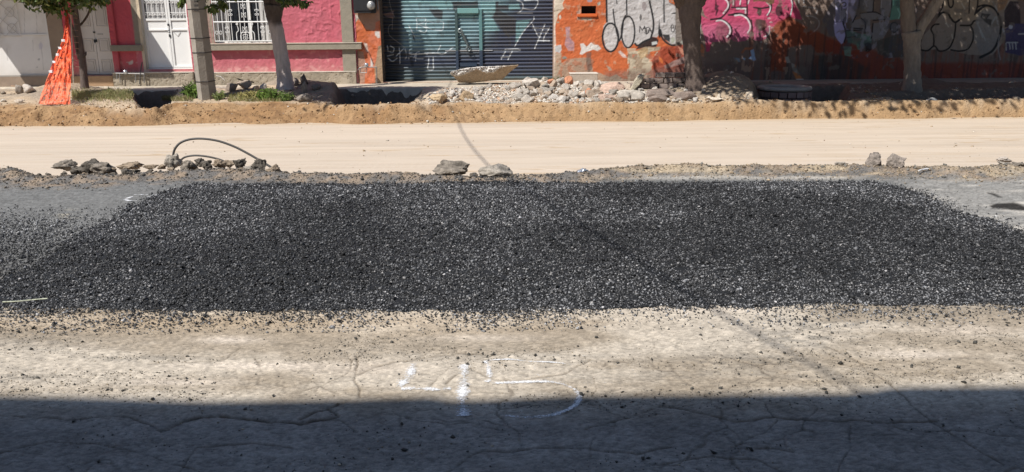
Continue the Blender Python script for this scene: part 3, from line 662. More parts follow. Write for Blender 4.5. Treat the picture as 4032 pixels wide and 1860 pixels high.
def shell(parent, X0, X1, top, c, reveal=(), rc=(.3, .27, .22)):
    mb = MB(); mb.box(X0, X1, YF+.9, YF+7, -.3, top-.003, c); mb.box(X0, X0+.2, YF+.03, YF+.9, -.3, top-.003, c); mb.box(X1-.2, X1, YF+.03, YF+.9, -.3, top-.003, c)
    mb.box(X0, X1, YF+.03, YF+.9, 3.3, top-.003, c)
    mb.build('body', mConcAttr, parent)
    mb = MB(); mb.box(X0-.03, X1+.03, YF-.08, YF+7.1, top, top+.16, (.3, .27, .24)); mb.build('roof', mConcAttr, parent)
    if reveal:
        mb = MB()
        for (a, b, z0, z1, d) in reveal:
            t = .03
            mb.box(a-t, a, YF+.012, YF+d, z0-t, z1+t, rc); mb.box(b, b+t, YF+.012, YF+d, z0-t, z1+t, rc); mb.box(a, b, YF+.012, YF+d, z0-t, z0, rc); mb.box(a, b, YF+.012, YF+d, z1, z1+t, rc)
        mb.build('reveal', mConcAttr, parent)
XAB = FX(254, 150); XBC = FX(1403, 150)
# ---------------- house A: white metal gate
A = empty('house', (0, 0, 0), 'low brown plastered house at the left edge with a wide white metal gate', 'house')
gx0, gx1, gz0 = -16.5, FX(193, 150), FZ(100, 302)
def pA(cv): cv.mask(sstep(.35, .7, cv.n), (.33, .25, .18), .5)
wall_grid('wall', -17.5, XAB-.004, -.2, 4.6, YF, A, (.25, .19, .145), pA, lambda X, Z, c: .012*(c.nf-.5), holes=[(gx0, gx1, gz0, 2.85)], res=.03)
shell(A, -17.5, XAB-.004, 4.6, (.3, .24, .19), [(gx0, gx1, gz0, 2.85, .3)])
G1 = (.72, .70, .67)
def pgate(cv):
    cv.mask(sstep(.45, .75, cv.n), (.62, .58, .53), .6)
    cv.mask(np.exp(-np.abs(cv.Z-gz0)/.12), (.5, .42, .33), .5)
    for P in [[(128, 160), (132, 200)], [(160, 165), (165, 210), (172, 275)], [(95, 20), (97, 130)], [(28, 190), (30, 240)], [(143, 50), (146, 135)]]: cv.line(P, 2, (.3, .29, .28), .5)
    cv.ell(153, 235, 5, 4, (.2, .2, .2), .6); cv.ell(145, 265, 3, 3, (.2, .2, .2), .6); cv.ell(160, 182, 8, 14, (.45, .44, .55), .5)
    cv.line([(70, 138), (198, 137)], 2, (.35, .33, .31), .8, smooth=False)
o = wall_grid('gate', gx0, gx1, gz0, 2.85, YF+.06, A, G1, pgate, lambda X, Z, c: .006*np.sin(X*3)*np.sin(Z*4)+.01*(c.n-.5), res=.02, mat=mMetalW)
mb = MB()
zt = FZ(60, 138)
for xp in (.005,): mb.box(gx1-.05, gx1-.005, YF+.02, YF+.055, gz0, 2.85, G1)
mb.box(-16.4, gx1-.055, YF+.03, YF+.055, zt-.012, zt+.012, G1); mb.box(-16.4, gx1-.055, YF+.015, YF+.055, gz0+.0, gz0+.03, (.35, .32, .28))
mb.build('gate_frame', mMetalW, o)
mb = MB(); a, b, c0, c1 = FX(-120, 60), FX(66, 60), FZ(60, 144), FZ(60, -60)
yy = YF+.035
mb.tube([(a, yy, c0), (b, yy, c0)], .008, 6, G1); mb.tube([(b, yy, c0), (b, yy, c1)], .008, 6, G1)
step = (b-a)/3
for i in range(3):
    for j in range(3):
        x0 = a+i*step; z0 = c0+j*step
        for (u, v) in [((0, 0), (1, 1)), ((0, 1), (1, 0))]:
            mb.tube([(x0+u[0]*step, yy, z0+u[1]*step), (x0+v[0]*step, yy, z0+v[1]*step)], .006, 5, (.5, .48, .46))
        t = np.linspace(0, 2*np.pi, 12); mb.tube(np.stack([x0+step/2+.11*np.cos(t), 0*t+yy, z0+step/2+.11*np.sin(t)], -1), .006, 5, (.5, .48, .46), cap=False)
mb.build('grille', mMetalW, A)
mb = MB(); mb.box(-17.4, -13.4, YF-.98, YF-.01, 3.0, 3.05, (.4, .38, .35)); mb.build('shadow_caster', mConcAttr, A)  # unseen sheet added above the view to cast the shadow on the gate

# ---------------- house B: pink house
B = empty('house', (0, 0, 0), 'pink house with beige trim, white doors and a barred window behind the leaning trees', 'house')
dd = (FX(303, 150), FX(434, 150), FZ(380, 296), 2.62)
wd = (FX(560, 130), FX(744, 130), FZ(650, 273), 2.75)
ww = (FX(838, 100), FX(1092, 100), FZ(950, 170), 2.62)
def pB(cv):
    cv.mask(sstep(.3, .7, cv.n), (.54, .115, .15), .6)
    cv.mask(sstep(FX(470, 150)+.1, FX(470, 150), cv.X)*.0, (.4, .05, .05))
    # khaki strip between panel and door, cream door surround
    xx = [FX(523, 100), FX(549, 100), FX(562, 100)]
    m = ((cv.X > xx[0]) & (cv.Z > FZ(500, 177)) & (cv.X < xx[1])).astype(float); cv.mask(m, (.27, .235, .18))
    cv.mask((np.abs(cv.X-(xx[1]+xx[2])/2) < (xx[2]-xx[1])/2+.02).astype(float), (.60, .50, .36))
    cv.mask(((cv.X < FX(523, 100)) ).astype(float), (.50, .07, .085), .75)
    cv.poly([(505, 247), (522, 237), (525, 247), (520, 254), (508, 256)], (.6, .52, .45), .9)
    cv.line([(498, 246), (512, 246)], 2, (.5, .4, .35)); cv.line([(536, 247), (541, 247)], 2, (.5, .4, .35))
    cv.poly([(575, 203), (583, 215), (580, 230), (574, 225)], (.12, .08, .05), .9)
    cv.mask(((cv.X > FX(800, 100)) & (cv.X < ww[0]) & (cv.Z > FZ(820, 172))).astype(float), (.30, .26, .20))
    cv.mask(sstep(.62, .75, cv.nf)*(cv.Z < FZ(1000, 200)), (.62, .28, .27), .5)
    cv.mask(np.exp(-np.maximum(cv.Z-FZ(1000, 286), 0)/.14)*(.4+.9*cv.nf), (.50, .36, .28), .55); cv.mask(sstep(.55, .7, fbm(cv.X*8, cv.Z*1.2, 3, 347)), (.45, .12, .14), .35)
    cv.mask(((cv.Z < FZ(1000, 262)) & (cv.X > FX(760, 250))).astype(float)*sstep(.5, .62, cv.nf), (.66, .34, .32), .5)
def dB(X, Z, c):
    n = fbm(X*3.2+1, Z*3.2, 4, 311); r = np.abs(fbm(X*5, Z*5, 3, 312)-.5)
    return -.018*(n-.5)-.014*(fbm(X*11, Z*11, 3, 314)-.5)-.008*(fbm(X*26, Z*26, 2, 315)-.5)-.012*sstep(.10, 0, r)*sstep(.5, .65, fbm(X*1.1, Z*1.1, 2, 313))
wall_grid('wall', XAB+.004, XBC, -.2, 4.4, YF, B, (.52, .140, .172), pB, dB, holes=[dd, wd, ww])
shell(B, XAB+.004, XBC, 4.4, (.5, .14, .17), [dd+(.32,), wd+(.32,), ww+(.32,)], rc=(.5, .45, .38))
KH = (.30, .265, .205); KL = (.46, .41, .33)
def trim(name, boxes, mat=mConcAttr):
    mb = MB()
    for b in boxes: mb.box(*b)
    return mb.build(name, mat, B, bevel=.006)
trim('sill_band', [(FX(826, 185), FX(1426, 185), YF-.125, YF+.03, FZ(1100, 197), FZ(1100, 174), KH), (FX(824, 185), FX(1428, 185), YF-.14, YF+.03, FZ(1100, 174)+.002, FZ(1100, 174)+.028, KL)])
trim('band', [(FX(440, 190), FX(561, 190), YF-.07, YF+.03, FZ(500, 202), FZ(500, 178), (.25, .22, .17))])
Zs_ = FZ(1100, 174)+.03
trim('corner_pilaster', [(FX(1345, 100), FX(1390, 100), YF-.05, YF+.03, Zs_, 4.2, KH), (FX(1352, 250), FX(1404, 250), YF-.055, YF+.03, FZ(1380, 290), FZ(1100, 197)-.003, KH)])
# rough plinth
def pP(cv):
    cv.mask(sstep(.4, .7, cv.n), (.40, .34, .26), .7); cv.mask(sstep(.6, .72, cv.nf), (.2, .17, .13), .5)
    cv.mask(sstep(1380, 1400, cv.px)*sstep(.4, .6, cv.nf), (.22, .18, .14), .6)
for a, b, t, nm in ((456, 770, 287, 'doorstep'), (771, 1404, 286, 'plinth')):
    x0, x1 = FX(a, 300), FX(b, 300)-.003; z1 = FZ((a+b)/2, t); yp = YF-(.16 if nm == 'doorstep' else .07)
    wall_grid(nm, x0, x1, .0, z1, yp, B, (.31, .265, .2), pP, lambda X, Z, c: .02*(c.nf-.5)+.02*(c.n-.5)+.02*sstep(.03, 0, np.abs(c.nf-.5)), mat=mConcAttr)
    mb = MB(); mb.box(x0, x1, yp+.012, YF+.02, .0, z1-.004, (.36, .31, .25)); mb.box(x0, x1, yp-.008, YF+.02, z1-.002, z1+.02, (.56, .51, .43)); mb.build(nm+'_top', mConcAttr, B, bevel=.004)
# pavement step below the double door
mb = MB(); mb.box(FX(288, 310), FX(452, 310), YF-.10, YF+.3, .0, FZ(370, 299), (.36, .235, .14)); mb.build('step', mConcAttr, B, bevel=.01)
# lower corner breakage strip of plaster
# double door
DW = (.60, .55, .50)
def leaf_panels(mb, x0, x1, zs, y, c):
    for z0, z1 in zs:
        t = .018; w = x1-x0
        a, b = x0+w*.17, x1-w*.17
        mb.box(a, b, y-.012, y, z0, z0+t, c); mb.box(a, b, y-.012, y, z1-t, z1, c); mb.box(a, a+t, y-.012, y, z0+t, z1-t, c); mb.box(b-t, b, y-.012, y, z0+t, z1-t, c)
        mb.box(a+.045, b-.045, y-.010, y, z0+.045, z1-.045, c)
DD = empty('double_door', (0, 0, 0)); DD.parent = B
xm = (dd[0]+dd[1])/2-.02
zz = [FZ(390, p) for p in (288, 235, 205, 152)]
for (x0, x1) in ((dd[0]+.02, xm-.004), (xm+.004, dd[1]-.02)):
    mb = MB(); mb.box(x0, x1, YF+.115, YF+.155, dd[2]+.01, dd[3], DW)
    leaf_panels(mb, x0, x1, [(zz[0]+.02, zz[1]-.0), (zz[2], zz[3]), (zz[3]+.28, zz[3]+.85), (zz[3]+.95, zz[3]+1.3)], YF+.115, (.52, .47, .42))
    mb.build('door_leaf', mMetalW, DD, bevel=.003)
mb = MB(); mb.box(dd[0]+.001, dd[0]+.02, YF+.09, YF+.15, dd[2], dd[3], (.45, .38, .3)); mb.box(dd[1]-.02, dd[1]-.001, YF+.09, YF+.15, dd[2], dd[3], (.45, .38, .3)); mb.box(dd[0]+.02, dd[1]-.02, YF+.06, YF+.15, dd[2]-.001, dd[2]+.012, (.1, .09, .08)); mb.build('frame', mMetalW, DD)
mb = MB(); z = FZ(378, 161); mb.box(xm-.03, xm+.04, YF+.085, YF+.114, z-.035, z+.03, (.12, .10, .09)); mb.tube([(xm-.02, YF+.08, z), (xm, YF+.07, z-.06), (xm+.02, YF+.08, z)], .007, 6); mb.build('padlock', mDark, DD); mb = MB(); z = FZ(372, 128); mb.box(xm-.02, xm+.015, YF+.09, YF+.114, z-.02, z+.02); mb.build('lock', mDark, DD)
mb = MB(); z = FZ(395, 135); mb.box(xm+.07, xm+.2, YF+.107, YF+.1145, z-.012, z+.012, (.3, .28, .26)); mb.build('letter_slot', mMetalW, DD)
# white door with upper grille
WD = empty('front_door', (0, 0, 0)); WD.parent = B
xa, xb, xc_ = wd[0]+.02, FX(664, 150), wd[1]-.02
zg = FZ(690, 78)
WHT = (.80, .79, .76)
for i, (x0, x1) in enumerate(((xa, xb-.004), (xb+.004, xc_))):
    mb = MB(); mb.box(x0, x1, YF+.12, YF+.145, wd[2]+.03, zg, WHT)
    for (u, v, p, q) in ((x0, x0+.05, wd[2]+.03, 2.7), (x1-.05, x1, wd[2]+.03, 2.7), (x0+.051, x1-.051, zg-.02, zg+.03), (x0+.051, x1-.051, FZ(690, 121), FZ(690, 115)), (x0+.051, x1-.051, wd[2]+.03, wd[2]+.08)): mb.box(u, v, YF+.095, YF+.119, p, q, WHT)
    mb.build('door_leaf', mMetalW, WD, bevel=.003)
    mb = MB(); mb.box(x0+.055, x1-.055, YF+.150, YF+.155, zg+.03, 2.7); mb.build('pane', M('frosted_pane', c=(.42, .41, .40), rough=.35, bump=.3, bscale=120, var=.1) if i == 0 else bpy.data.materials['frosted_pane'], WD)
    mb = MB(); n = 4
    for k in range(n):
        x = x0+.06+(x1-x0-.12)*(k+.5)/n; mb.tube([(x, YF+.105, zg+.03), (x, YF+.105, 2.7)], .009, 6, WHT)
        for zc in (zg+.14, zg+.42):
            for sgn in (-1, 1):
                t = np.linspace(0, 1.6*np.pi, 12); r = .035*(1-.07*t)
                mb.tube(np.stack([x+sgn*(.037-r*np.cos(t)*1.0), 0*t+YF+.1, zc+r*np.sin(t)], -1), .006, 5, WHT, cap=False)
    mb.build('grille', mMetalW, WD)
mb = MB(); z = FZ(648, 118)
mb.tube([(xb-.10, YF+.07, z), (xb-.01, YF+.07, z)], .012, 8, (.7, .7, .68)); mb.box(xb-.03, xb+.0, YF+.075, YF+.094, z-.05, z+.09, (.7, .7, .68)); mb.build('handle', mMetalW, WD)
mb = MB(); mb.box(xb-.03, xb+.01, YF+.08, YF+.0945, FZ(650, 103), FZ(650, 94)); mb.build('lock', mDark, WD); mb = MB(); mb.box(xb-.02, xb+.015, YF+.075, YF+.0945, FZ(653, 147), FZ(653, 136)); mb.build('lock', mDark, WD)
mb = MB(); u = FX(672, 124); v = FX(702, 124); z = FZ(690, 122); z2 = FZ(692, 142); um = FX(692, 140)
mb.tube([(u, YF+.108, z), (um, YF+.108, z2), (v-.0, YF+.108, z-.03), (v-.01, YF+.108, z)], .006, 6, (.5, .5, .5)); mb.build('wire_hook', mMetalW, WD)
mb = MB(); mb.box(wd[0]+.001, wd[1]-.001, YF+.07, YF+.15, wd[2]-.002, wd[2]+.022, WHT); mb.box(wd[0]+.001, xa-.001, YF+.06, YF+.15, wd[2]+.023, 2.74, (.62, .56, .45)); mb.box(xc_+.001, wd[1]-.001, YF+.06, YF+.15, wd[2]+.023, 2.74, WHT); mb.build('frame', mMetalW, WD)
# window
WN = empty('window', (0, 0, 0)); WN.parent = B
mb = MB(); mb.box(ww[0], ww[1], YF+.24, YF+.25, ww[2], ww[3]); mb.build('pane', mGlass, WN)
mb = MB(); cx = (ww[0]+ww[1])/2+.05
mb.box(ww[0], ww[1], YF+.19, YF+.235, ww[2], ww[2]+.05, WHT); mb.box(cx-.03, cx+.04, YF+.19, YF+.235, ww[2]+.051, ww[3], WHT); mb.box(ww[0], ww[0]+.05, YF+.19, YF+.235, ww[2]+.051, ww[3], WHT); mb.build('frame', mMetalW, WN)
mb = MB()
for a, b in ((ww[0]+.03, ww[0]+.34), (cx+.25, ww[1]-.1)):
    mb = MB()
    pts = [(a+(b-a)*t, YF+.236+.0*t) for t in np.linspace(0, 1, 2)]
    for k in range(7):
        x = a+(b-a)*k/7; mb.box(x, x+(b-a)/7-.012, YF+.2355-.004*(k % 2), YF+.2385, ww[2]+.06, ww[3], (.28, .25, .22))
    mb.build('curtain', mCurtain, WN)
mb = MB(); yg = YF-.06; gx = (FX(845, 100)+.0, FX(1088, 100)); zb = FZ(950, 162); zt_ = FZ(950, 87); ztt = FZ(950, 8)
for z, r in ((zb, .011), (zt_, .016), (ztt, .013)): mb.tube([(gx[0], yg, z), (gx[1], yg, z)], r, 8, WHT)
nb = 14
for k in range(nb+1):
    x = gx[0]+(gx[1]-gx[0])*k/nb
    if k in (5, 9): continue
    mb.tube([(x, yg, zb), (x, yg, 2.5)], .0085, 6, WHT)
def scroll(x, z, r, sx=1, sz=1):
    t = np.linspace(0, 1.7*np.pi, 14); rr = r*(1-.1*t); mb.tube(np.stack([x+sx*(r-rr*np.cos(t)), 0*t+yg-.012, z+sz*rr*np.sin(t)], -1), .007, 5, WHT, cap=False)
dx = (gx[1]-gx[0])/nb
for zc, ks in ((zb+.26, (3, 11)), (zt_+.22, (4, 10))):
    for k in ks:
        x = gx[0]+dx*k
        for sx in (-1, 1):
            for sz in (-1, 1): scroll(x, zc+sz*.045, .028, sx, sz)
for k in (1, 13):
    for sx in (-.5, .5): 
        t = np.linspace(0, 2*np.pi, 12); x = gx[0]+dx*(k+sx*.9); mb.tube(np.stack([x+.032*np.cos(t), 0*t+yg-.012, zb+.2+.038*np.sin(t)], -1), .007, 5, WHT, cap=False)
xm2 = gx[0]+dx*7
for sx in (-1, 1):
    mb.tube(spline([(xm2+sx*dx*2, yg, zb), (xm2+sx*dx*2, yg, zb+.18), (xm2+sx*dx*1.5, yg, zb+.25), (xm2+sx*dx*1.7, yg, zb+.38)], 12), .010, 6, WHT)
    t = np.linspace(0, 2*np.pi, 10); mb.tube(np.stack([xm2+sx*dx*1.7+.02*np.cos(t), 0*t+yg-.01, zb+.40+.02*np.sin(t)], -1), .012, 5, WHT)
    mb.tube(spline([(xm2+sx*dx*1.05, yg, zb), (xm2+sx*dx*1.1, yg, zb+.12), (xm2+sx*dx*.7, yg, zb+.2), (xm2, yg, zb+.2)], 12), .011, 6, WHT)
    for sz in (0, 1): scroll(xm2, zb+.07+.06*sz, .035, sx, 1 if sz else -1)
    for z0 in (zb+.22, zt_+.1, zt_+.3):
        mb.tube([(xm2-sx*.05, yg-.012, z0), (xm2+sx*.05, yg-.012, z0+.12)], .006, 5, WHT); mb.tube([(xm2+sx*.05, yg-.012, z0), (xm2+sx*.05, yg-.012, z0+.12)], .006, 5, WHT)
for x in (gx[0], gx[1]): mb.tube([(x, YF+.05, zb), (x, yg, zb)], .008, 6, WHT); mb.tube([(x, YF+.05, zt_), (x, yg, zt_)], .008, 6, WHT)
mb.build('grille', mMetalW, WN)
mb = MB(); mb.tube([(FX(443, 20), YF-.03, FZ(443, 20)+.5), (FX(443, 20), YF-.03, FZ(500, 178)+.004)], .018, 8, (.38, .06, .07)); mb.tube([(FX(443, 20), YF-.03, FZ(500, 203)), (FX(443, 20), YF-.03, FZ(465, 290))], .018, 8, (.38, .06, .07)); mb.build('drain_pipe', mWall, B)
mb = MB(); mb.box(-13.4+.004, -9.6, YF-1.62, YF-.16, 3.0, 3.06, (.4, .38, .36)); mb.box(-13.396, -9.6, YF-.159, YF-.01, 3.0, 3.06); mb.build('shadow_caster', mConcAttr, B)  # deeper unseen sheet, added so its slanting shadow covers the doors

# ---------------- workshop C: roller shutter and painted wall
Cc = empty('house', (0, 0, 0), 'orange workshop with a dark roller shutter and a long graffiti covered wall', 'house')
sh = (FX(1502, 200), FX(2180, 200), FZ(1700, 323), 3.05)
def c4(x, y): return (2150+x/2.375, y/2.375)
def c4b(x, y): return (2350+x/3.713, y/3.713)
def c5(x, y): return (2600+x/2.376, y/2.376)
def c5b(x, y): return (2700+x/4.243, y/4.243)
def c6(x, y): return (3300+x/2.376, y/2.376)
def c6b(x, y): return (3250+x/3.96, y/3.96)
def cR(x, y): return (1300+x/3.393, y/3.393)
ORG = (.50, .125, .045); BLK = (.022, .022, .024)
def L(f, pts): return [f(*p) for p in pts]
def pC(cv):
    cv.mask(sstep(.35, .7, cv.n), (.56, .17, .065), .5); cv.mask(sstep(.66, .72, cv.nf), (.46, .30, .2), .5)
    # left pier
    pier = cv.px < 1500
    cv.mask(pier*sstep(.35, .6, cv.nf), (.63, .2, .11), .8)
    cv.poly(L(cR, [(325, -200), (700, -200), (690, 250), (600, 300), (590, 400), (560, 420), (480, 410), (380, 250), (325, 200)]), (.42, .29, .21), .8, wob=1.4)
    cv.poly(L(cR, [(330, 200), (375, 210), (385, 250), (350, 290), (335, 330), (325, 320)]), (.5, .47, .42), .9, wob=1)
    cv.poly(L(cR, [(590, 430), (650, 420), (670, 500), (640, 510), (600, 470)]), (.62, .6, .56), .9, wob=1)
    cv.poly(L(cR, [(450, 580), (500, 590), (520, 700), (490, 690)]), (.52, .48, .42), .8, wob=1)
    cv.poly(L(cR, [(700, 600), (640, 620), (610, 780), (590, 900), (600, 1120), (710, 1120)]), (.34, .26, .17), .9, wob=1)
    cv.poly(L(cR, [(330, 660), (450, 700), (480, 900), (460, 1110), (330, 1120)]), (.36, .25, .19), .8, wob=1)
    cv.poly(L(cR, [(540, 780), (575, 860), (570, 900), (540, 890)]), (.66, .64, .6), .9)
    cv.line([cR(515, 690), cR(580, 860)], 2.5, (.03, .03, .03))
    # plaster edge by the shutter
    cv.poly([(2176, -40), (2188, -40), (2187, 120), (2190, 200), (2186, 330), (2176, 330)], (.66, .55, .46), .9, wob=.4)
    cv.poly(L(c4, [(85, -60), (190, -60), (160, 40), (175, 80), (120, 130), (105, 190), (85, 260)]), (.60, .53, .42), .95, wob=1.4)
    cv.poly(L(c4, [(85, 430), (140, 425), (150, 470), (130, 500), (90, 490)]), (.5, .53, .53), .9, wob=.8)
    cv.poly(L(c4, [(85, 500), (135, 500), (140, 600), (120, 740), (70, 740), (78, 600)]), (.42, .33, .24), .9, wob=1)
    cv.ell(2206, 68, 4, 9, (.62, .55, .45)); cv.ell(2198, 88, 5, 3, (.3, .28, .2)); cv.ell(2222, 228, 10, 6, (.24, .25, .21), .9)
    cv.poly(L(c4, [(180, 260), (225, 255), (225, 350), (265, 400), (260, 480), (210, 480), (175, 420), (190, 340)]), (.42, .28, .30), .75, wob=.8)
    for P in [[(190, 270), (215, 300), (190, 320)], [(185, 380), (230, 400), (200, 440), (250, 450)], [(210, 360), (250, 410)]]: cv.line(L(c4, P), 2.5, (.30, .20, .26), .8)
    cv.poly(L(c4, [(320, 410), (350, 405), (380, 440), (420, 395), (445, 420), (480, 425), (515, 460), (480, 480), (440, 465), (380, 490), (340, 515), (315, 510), (335, 460)]), (.62, .59, .55), .97, wob=1)
    cv.poly(L(c4, [(100, 600), (230, 545), (420, 545), (430, 660), (560, 720), (800, 740), (800, 800), (60, 800)]), (.34, .27, .2), .85, wob=2)
    cv.mask(((cv.py > 232) & (cv.px > 2190) & (cv.px < 2340)).astype(float)*sstep(.5, .6, cv.nf), (.40, .17, .10), .8)
    cv.poly(L(c4, [(380, 500), (425, 490), (430, 640), (395, 680), (375, 600)]), (.12, .09, .075), .7, wob=1)
    cv.poly(L(c4, [(600, 720), (660, 700), (710, 730), (690, 760), (600, 760)]), (.32, .29, .22), .9, wob=1)
    cv.poly(L(c4, [(560, 610), (600, 630), (620, 660), (590, 665)]), (.4, .33, .26), .8)
    # window hole surround
    cv.poly(L(c4, [(285, 105), (320, 100), (320, 190), (290, 185)]), (.36, .36, .3), .6, wob=1); cv.poly(L(c4, [(330, 165), (430, 170), (420, 195), (330, 188)]), (.34, .36, .3), .8, wob=1)
    cv.poly(L(c4, [(480, 30), (510, 15), (510, 45), (485, 52)]), (.38, .42, .36), .9, wob=1); cv.ell(2322, 2, 10, 8, (.3, .3, .36), .8)
    # silver bubble letters
    SIL = (.50, .475, .465)
    body = L(c4b, [(148, -220), (150, 325), (100, 380), (85, 500), (130, 700), (215, 760), (300, 690), (320, 600), (360, 590), (400, 690), (450, 705), (520, 650), (560, 640), (610, 665), (690, 600), (770, 570), (800, 540), (880, 550), (930, 480), (980, 560), (1080, 650), (1160, 650), (1230, 590), (1270, 480), (1230, 350), (1190, 200), (1150, 90), (1060, 40), (1000, -220)])
    cv.poly(body, SIL, 1)
    cv.mask((sstep(.6, .75, cv.nf)*(cv.px > 2370)*(cv.px < 2690)*(cv.py < 130)), (.42, .36, .33), .25)
    W_ = 7
    cv.line(L(c4b, [(140, -220), (142, 0), (145, 200), (148, 320)]), W_, BLK)
    cv.ring(*c4b(200, 550), 31, 56, W_, BLK); cv.ring(*c4b(458, 470), 26, 62, W_-1, BLK)
    cv.line(L(c4b, [(240, 140), (250, 250), (275, 400), (300, 520), (330, 600)]), 5, BLK); cv.line(L(c4b, [(330, 600), (360, 520), (380, 400), (390, 300), (420, 230)]), 6, BLK)
    cv.line(L(c4b, [(290, -200), (290, 0), (297, 60)]), 3.5, BLK); cv.line(L(c4b, [(438, -200), (436, 100), (440, 220)]), 5, BLK)
    cv.line(L(c4b, [(750, -100), (780, 60), (810, 200), (828, 320), (825, 430), (790, 560)]), 7, BLK)
    cv.line(L(c4b, [(560, 640), (600, 670), (680, 615), (770, 575)]), 7, BLK)
    cv.poly(L(c4b, [(690, 610), (800, 545), (880, 560), (900, 600), (860, 690), (760, 690), (690, 700), (570, 720), (600, 680)]), BLK, .95, wob=.7)
    cv.line(L(c4b, [(985, -120), (982, 100), (985, 325)]), 5, BLK); cv.poly(L(c4b, [(912, 265), (925, 420), (960, 520), (910, 560), (895, 480)]), BLK, 1)
    cv.line(L(c4b, [(930, 440), (960, 560), (1040, 640), (1130, 665), (1220, 610), (1275, 500), (1270, 440), (1230, 350), (1190, 200)]), 7, BLK)
    cv.poly(L(c4b, [(950, 500), (1060, 510), (1070, 560), (1060, 620), (980, 580)]), BLK, .95, wob=1)
    cv.poly(L(c4b, [(1080, 560), (1130, 540), (1150, 600), (1090, 640)]), (.4, .42, .33), .8, wob=1)
    cv.poly(L(c4b, [(1080, 195), (1170, 180), (1190, 210), (1100, 205)]), BLK); cv.line(L(c4b, [(1060, 40), (1145, 90), (1165, 190)]), 4, (.15, .14, .13), .8)
    cv.line(L(c4b, [(760, 10), (850, 0), (930, 20), (965, 90), (972, 180)]), 4, (.25, .24, .23), .6)
    cv.ell(*c4b(640, 255), 4.5, 13, (.10, .095, .09), .9); cv.ell(*c4b(690, 90), 9, 17, (.25, .2, .2), .7); cv.ell(*c4b(555, 118), 2.5, 5, (.2, .2, .2), .8)
    for P in [[(625, 475), (630, 385), (665, 450), (700, 385), (715, 470)], [(690, 420), (760, 400)], [(725, 420), (730, 500), (700, 480)], [(730, 500), (760, 475)], [(750, 470), (775, 410), (800, 480)], [(755, 455), (800, 450)]]: cv.line(L(c4b, P), 3, BLK, smooth=False)
    cv.ring(*c4b(1105, 390), 5, 6, 2.6, BLK); cv.ring(*c4b(1112, 440), 6, 8, 2.6, BLK); cv.line(L(c4b, [(1190, 400), (1150, 385), (1150, 430), (1190, 450), (1195, 480), (1150, 490)]), 2.8, BLK)
    cv.line(L(c4b, [(1140, 370), (1150, 385)]), 2, BLK)
    # broken plaster with bricks beneath the letters
    cv.poly(L(c4b, [(450, 800), (470, 750), (600, 730), (720, 690), (920, 690), (900, 740), (780, 760), (760, 860), (800, 1000), (790, 1250), (440, 1250), (490, 950), (440, 860)]), (.33, .265, .19), .95, wob=1.5)
    cv.mask(((cv.px > 2470) & (cv.px < 2600) & (cv.py > 190)).astype(float)*sstep(.52, .6, fbm(cv.X*7+3, cv.Z*7, 3, 341)), (.55, .48, .36), .7)
    cv.mask(((cv.px > 2490) & (cv.px < 2580) & (cv.py > 215)).astype(float)*sstep(.55, .6, fbm(cv.X*5, cv.Z*9, 3, 342)), (.42, .15, .09), .8)
    cv.poly(L(c4b, [(800, 620), (870, 610), (880, 650), (800, 660)]), (.6, .62, .6), .9, wob=1); cv.poly(L(c4b, [(310, 760), (340, 740), (420, 810), (440, 850), (380, 840)]), (.62, .52, .48), .9)
    cv.poly(L(c4b, [(590, 740), (700, 700), (750, 720), (740, 820), (640, 860)]), (.5, .33, .15), .5, wob=1)
    # right of the third tree: dark undercoat
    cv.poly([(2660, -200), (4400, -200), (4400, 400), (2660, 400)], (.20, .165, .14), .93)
    cv.poly(L(c4b, [(940, 700), (1290, 650), (1290, 1300), (860, 1300), (800, 900)]), (.30, .055, .03), .85, wob=2); cv.poly(L(c4b, [(900, 820), (960, 870), (970, 940), (920, 900)]), (.62, .17, .05), .9)
    cv.poly(L(c4b, [(1180, 670), (1280, 740), (1285, 820), (1230, 790)]), (.60, .27, .18), .9, wob=1); cv.poly(L(c4b, [(1220, 620), (1290, 540), (1290, 690)]), (.33, .34, .3), .9)
    cv.poly(L(c4b, [(980, 960), (1280, 830), (1290, 930), (1000, 1010)]), (.3, .24, .22), .7, wob=1)
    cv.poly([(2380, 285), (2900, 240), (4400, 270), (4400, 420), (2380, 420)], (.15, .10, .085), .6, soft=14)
    # pink bubble letters
    PK = (.52, .075, .155); PD = (.50, .14, .24); WH = (.72, .70, .70)
    cv.poly(L(c5b, [(270, -400), (270, 100), (320, 260), (400, 320), (250, 260), (250, 400), (330, 700), (340, 870), (400, 860), (440, 700), (520, 700), (690, 650), (760, 640), (800, 690), (880, 700), (1000, 680), (1090, 600), (1130, 660), (1220, 690), (1330, 650), (1390, 560), (1440, 480), (1500, 420), (1560, 420), (1740, 300), (1940, 330), (1900, 200), (1800, 20), (1780, -400)]), PK, 1, wob=.5)
    cv.mask(((cv.px > 2760) & (cv.px < 3030)).astype(float)*sstep(70, 130, cv.py)*(cv.py < 168)*((cv.C[..., 0] > .3)), PD, .75)
    cv.ell(*c5b(640, 540), 34, 42, (.28, .085, .12), .8)
    for P, wd2 in [([(700, -60), (730, 60), (715, 160), (640, 260), (560, 310), (420, 330)], 6), ([(420, 330), (560, 320), (680, 370), (760, 460), (770, 560), (710, 650)], 6), ([(770, 130), (1030, 125), (1030, 250), (720, 255)], 6), ([(720, 255), (880, 225), (1000, 260), (1080, 350), (1110, 470), (1090, 600)], 6),
                   ([(1020, -60), (1030, 120)], 5), ([(820, -60), (820, 110)], 4), ([(920, -60), (920, 100)], 4), ([(1140, 130), (1280, 140), (1400, 120)], 6), ([(1100, 340), (1110, 500), (1130, 640)], 5), ([(1420, 30), (1430, 150), (1370, 260)], 6), ([(1790, -40), (1780, 130), (1740, 290)], 6)]: cv.line(L(c5b, P), wd2, (.035, .018, .022), smooth=len(P) > 2 and P[0] != (770, 130))
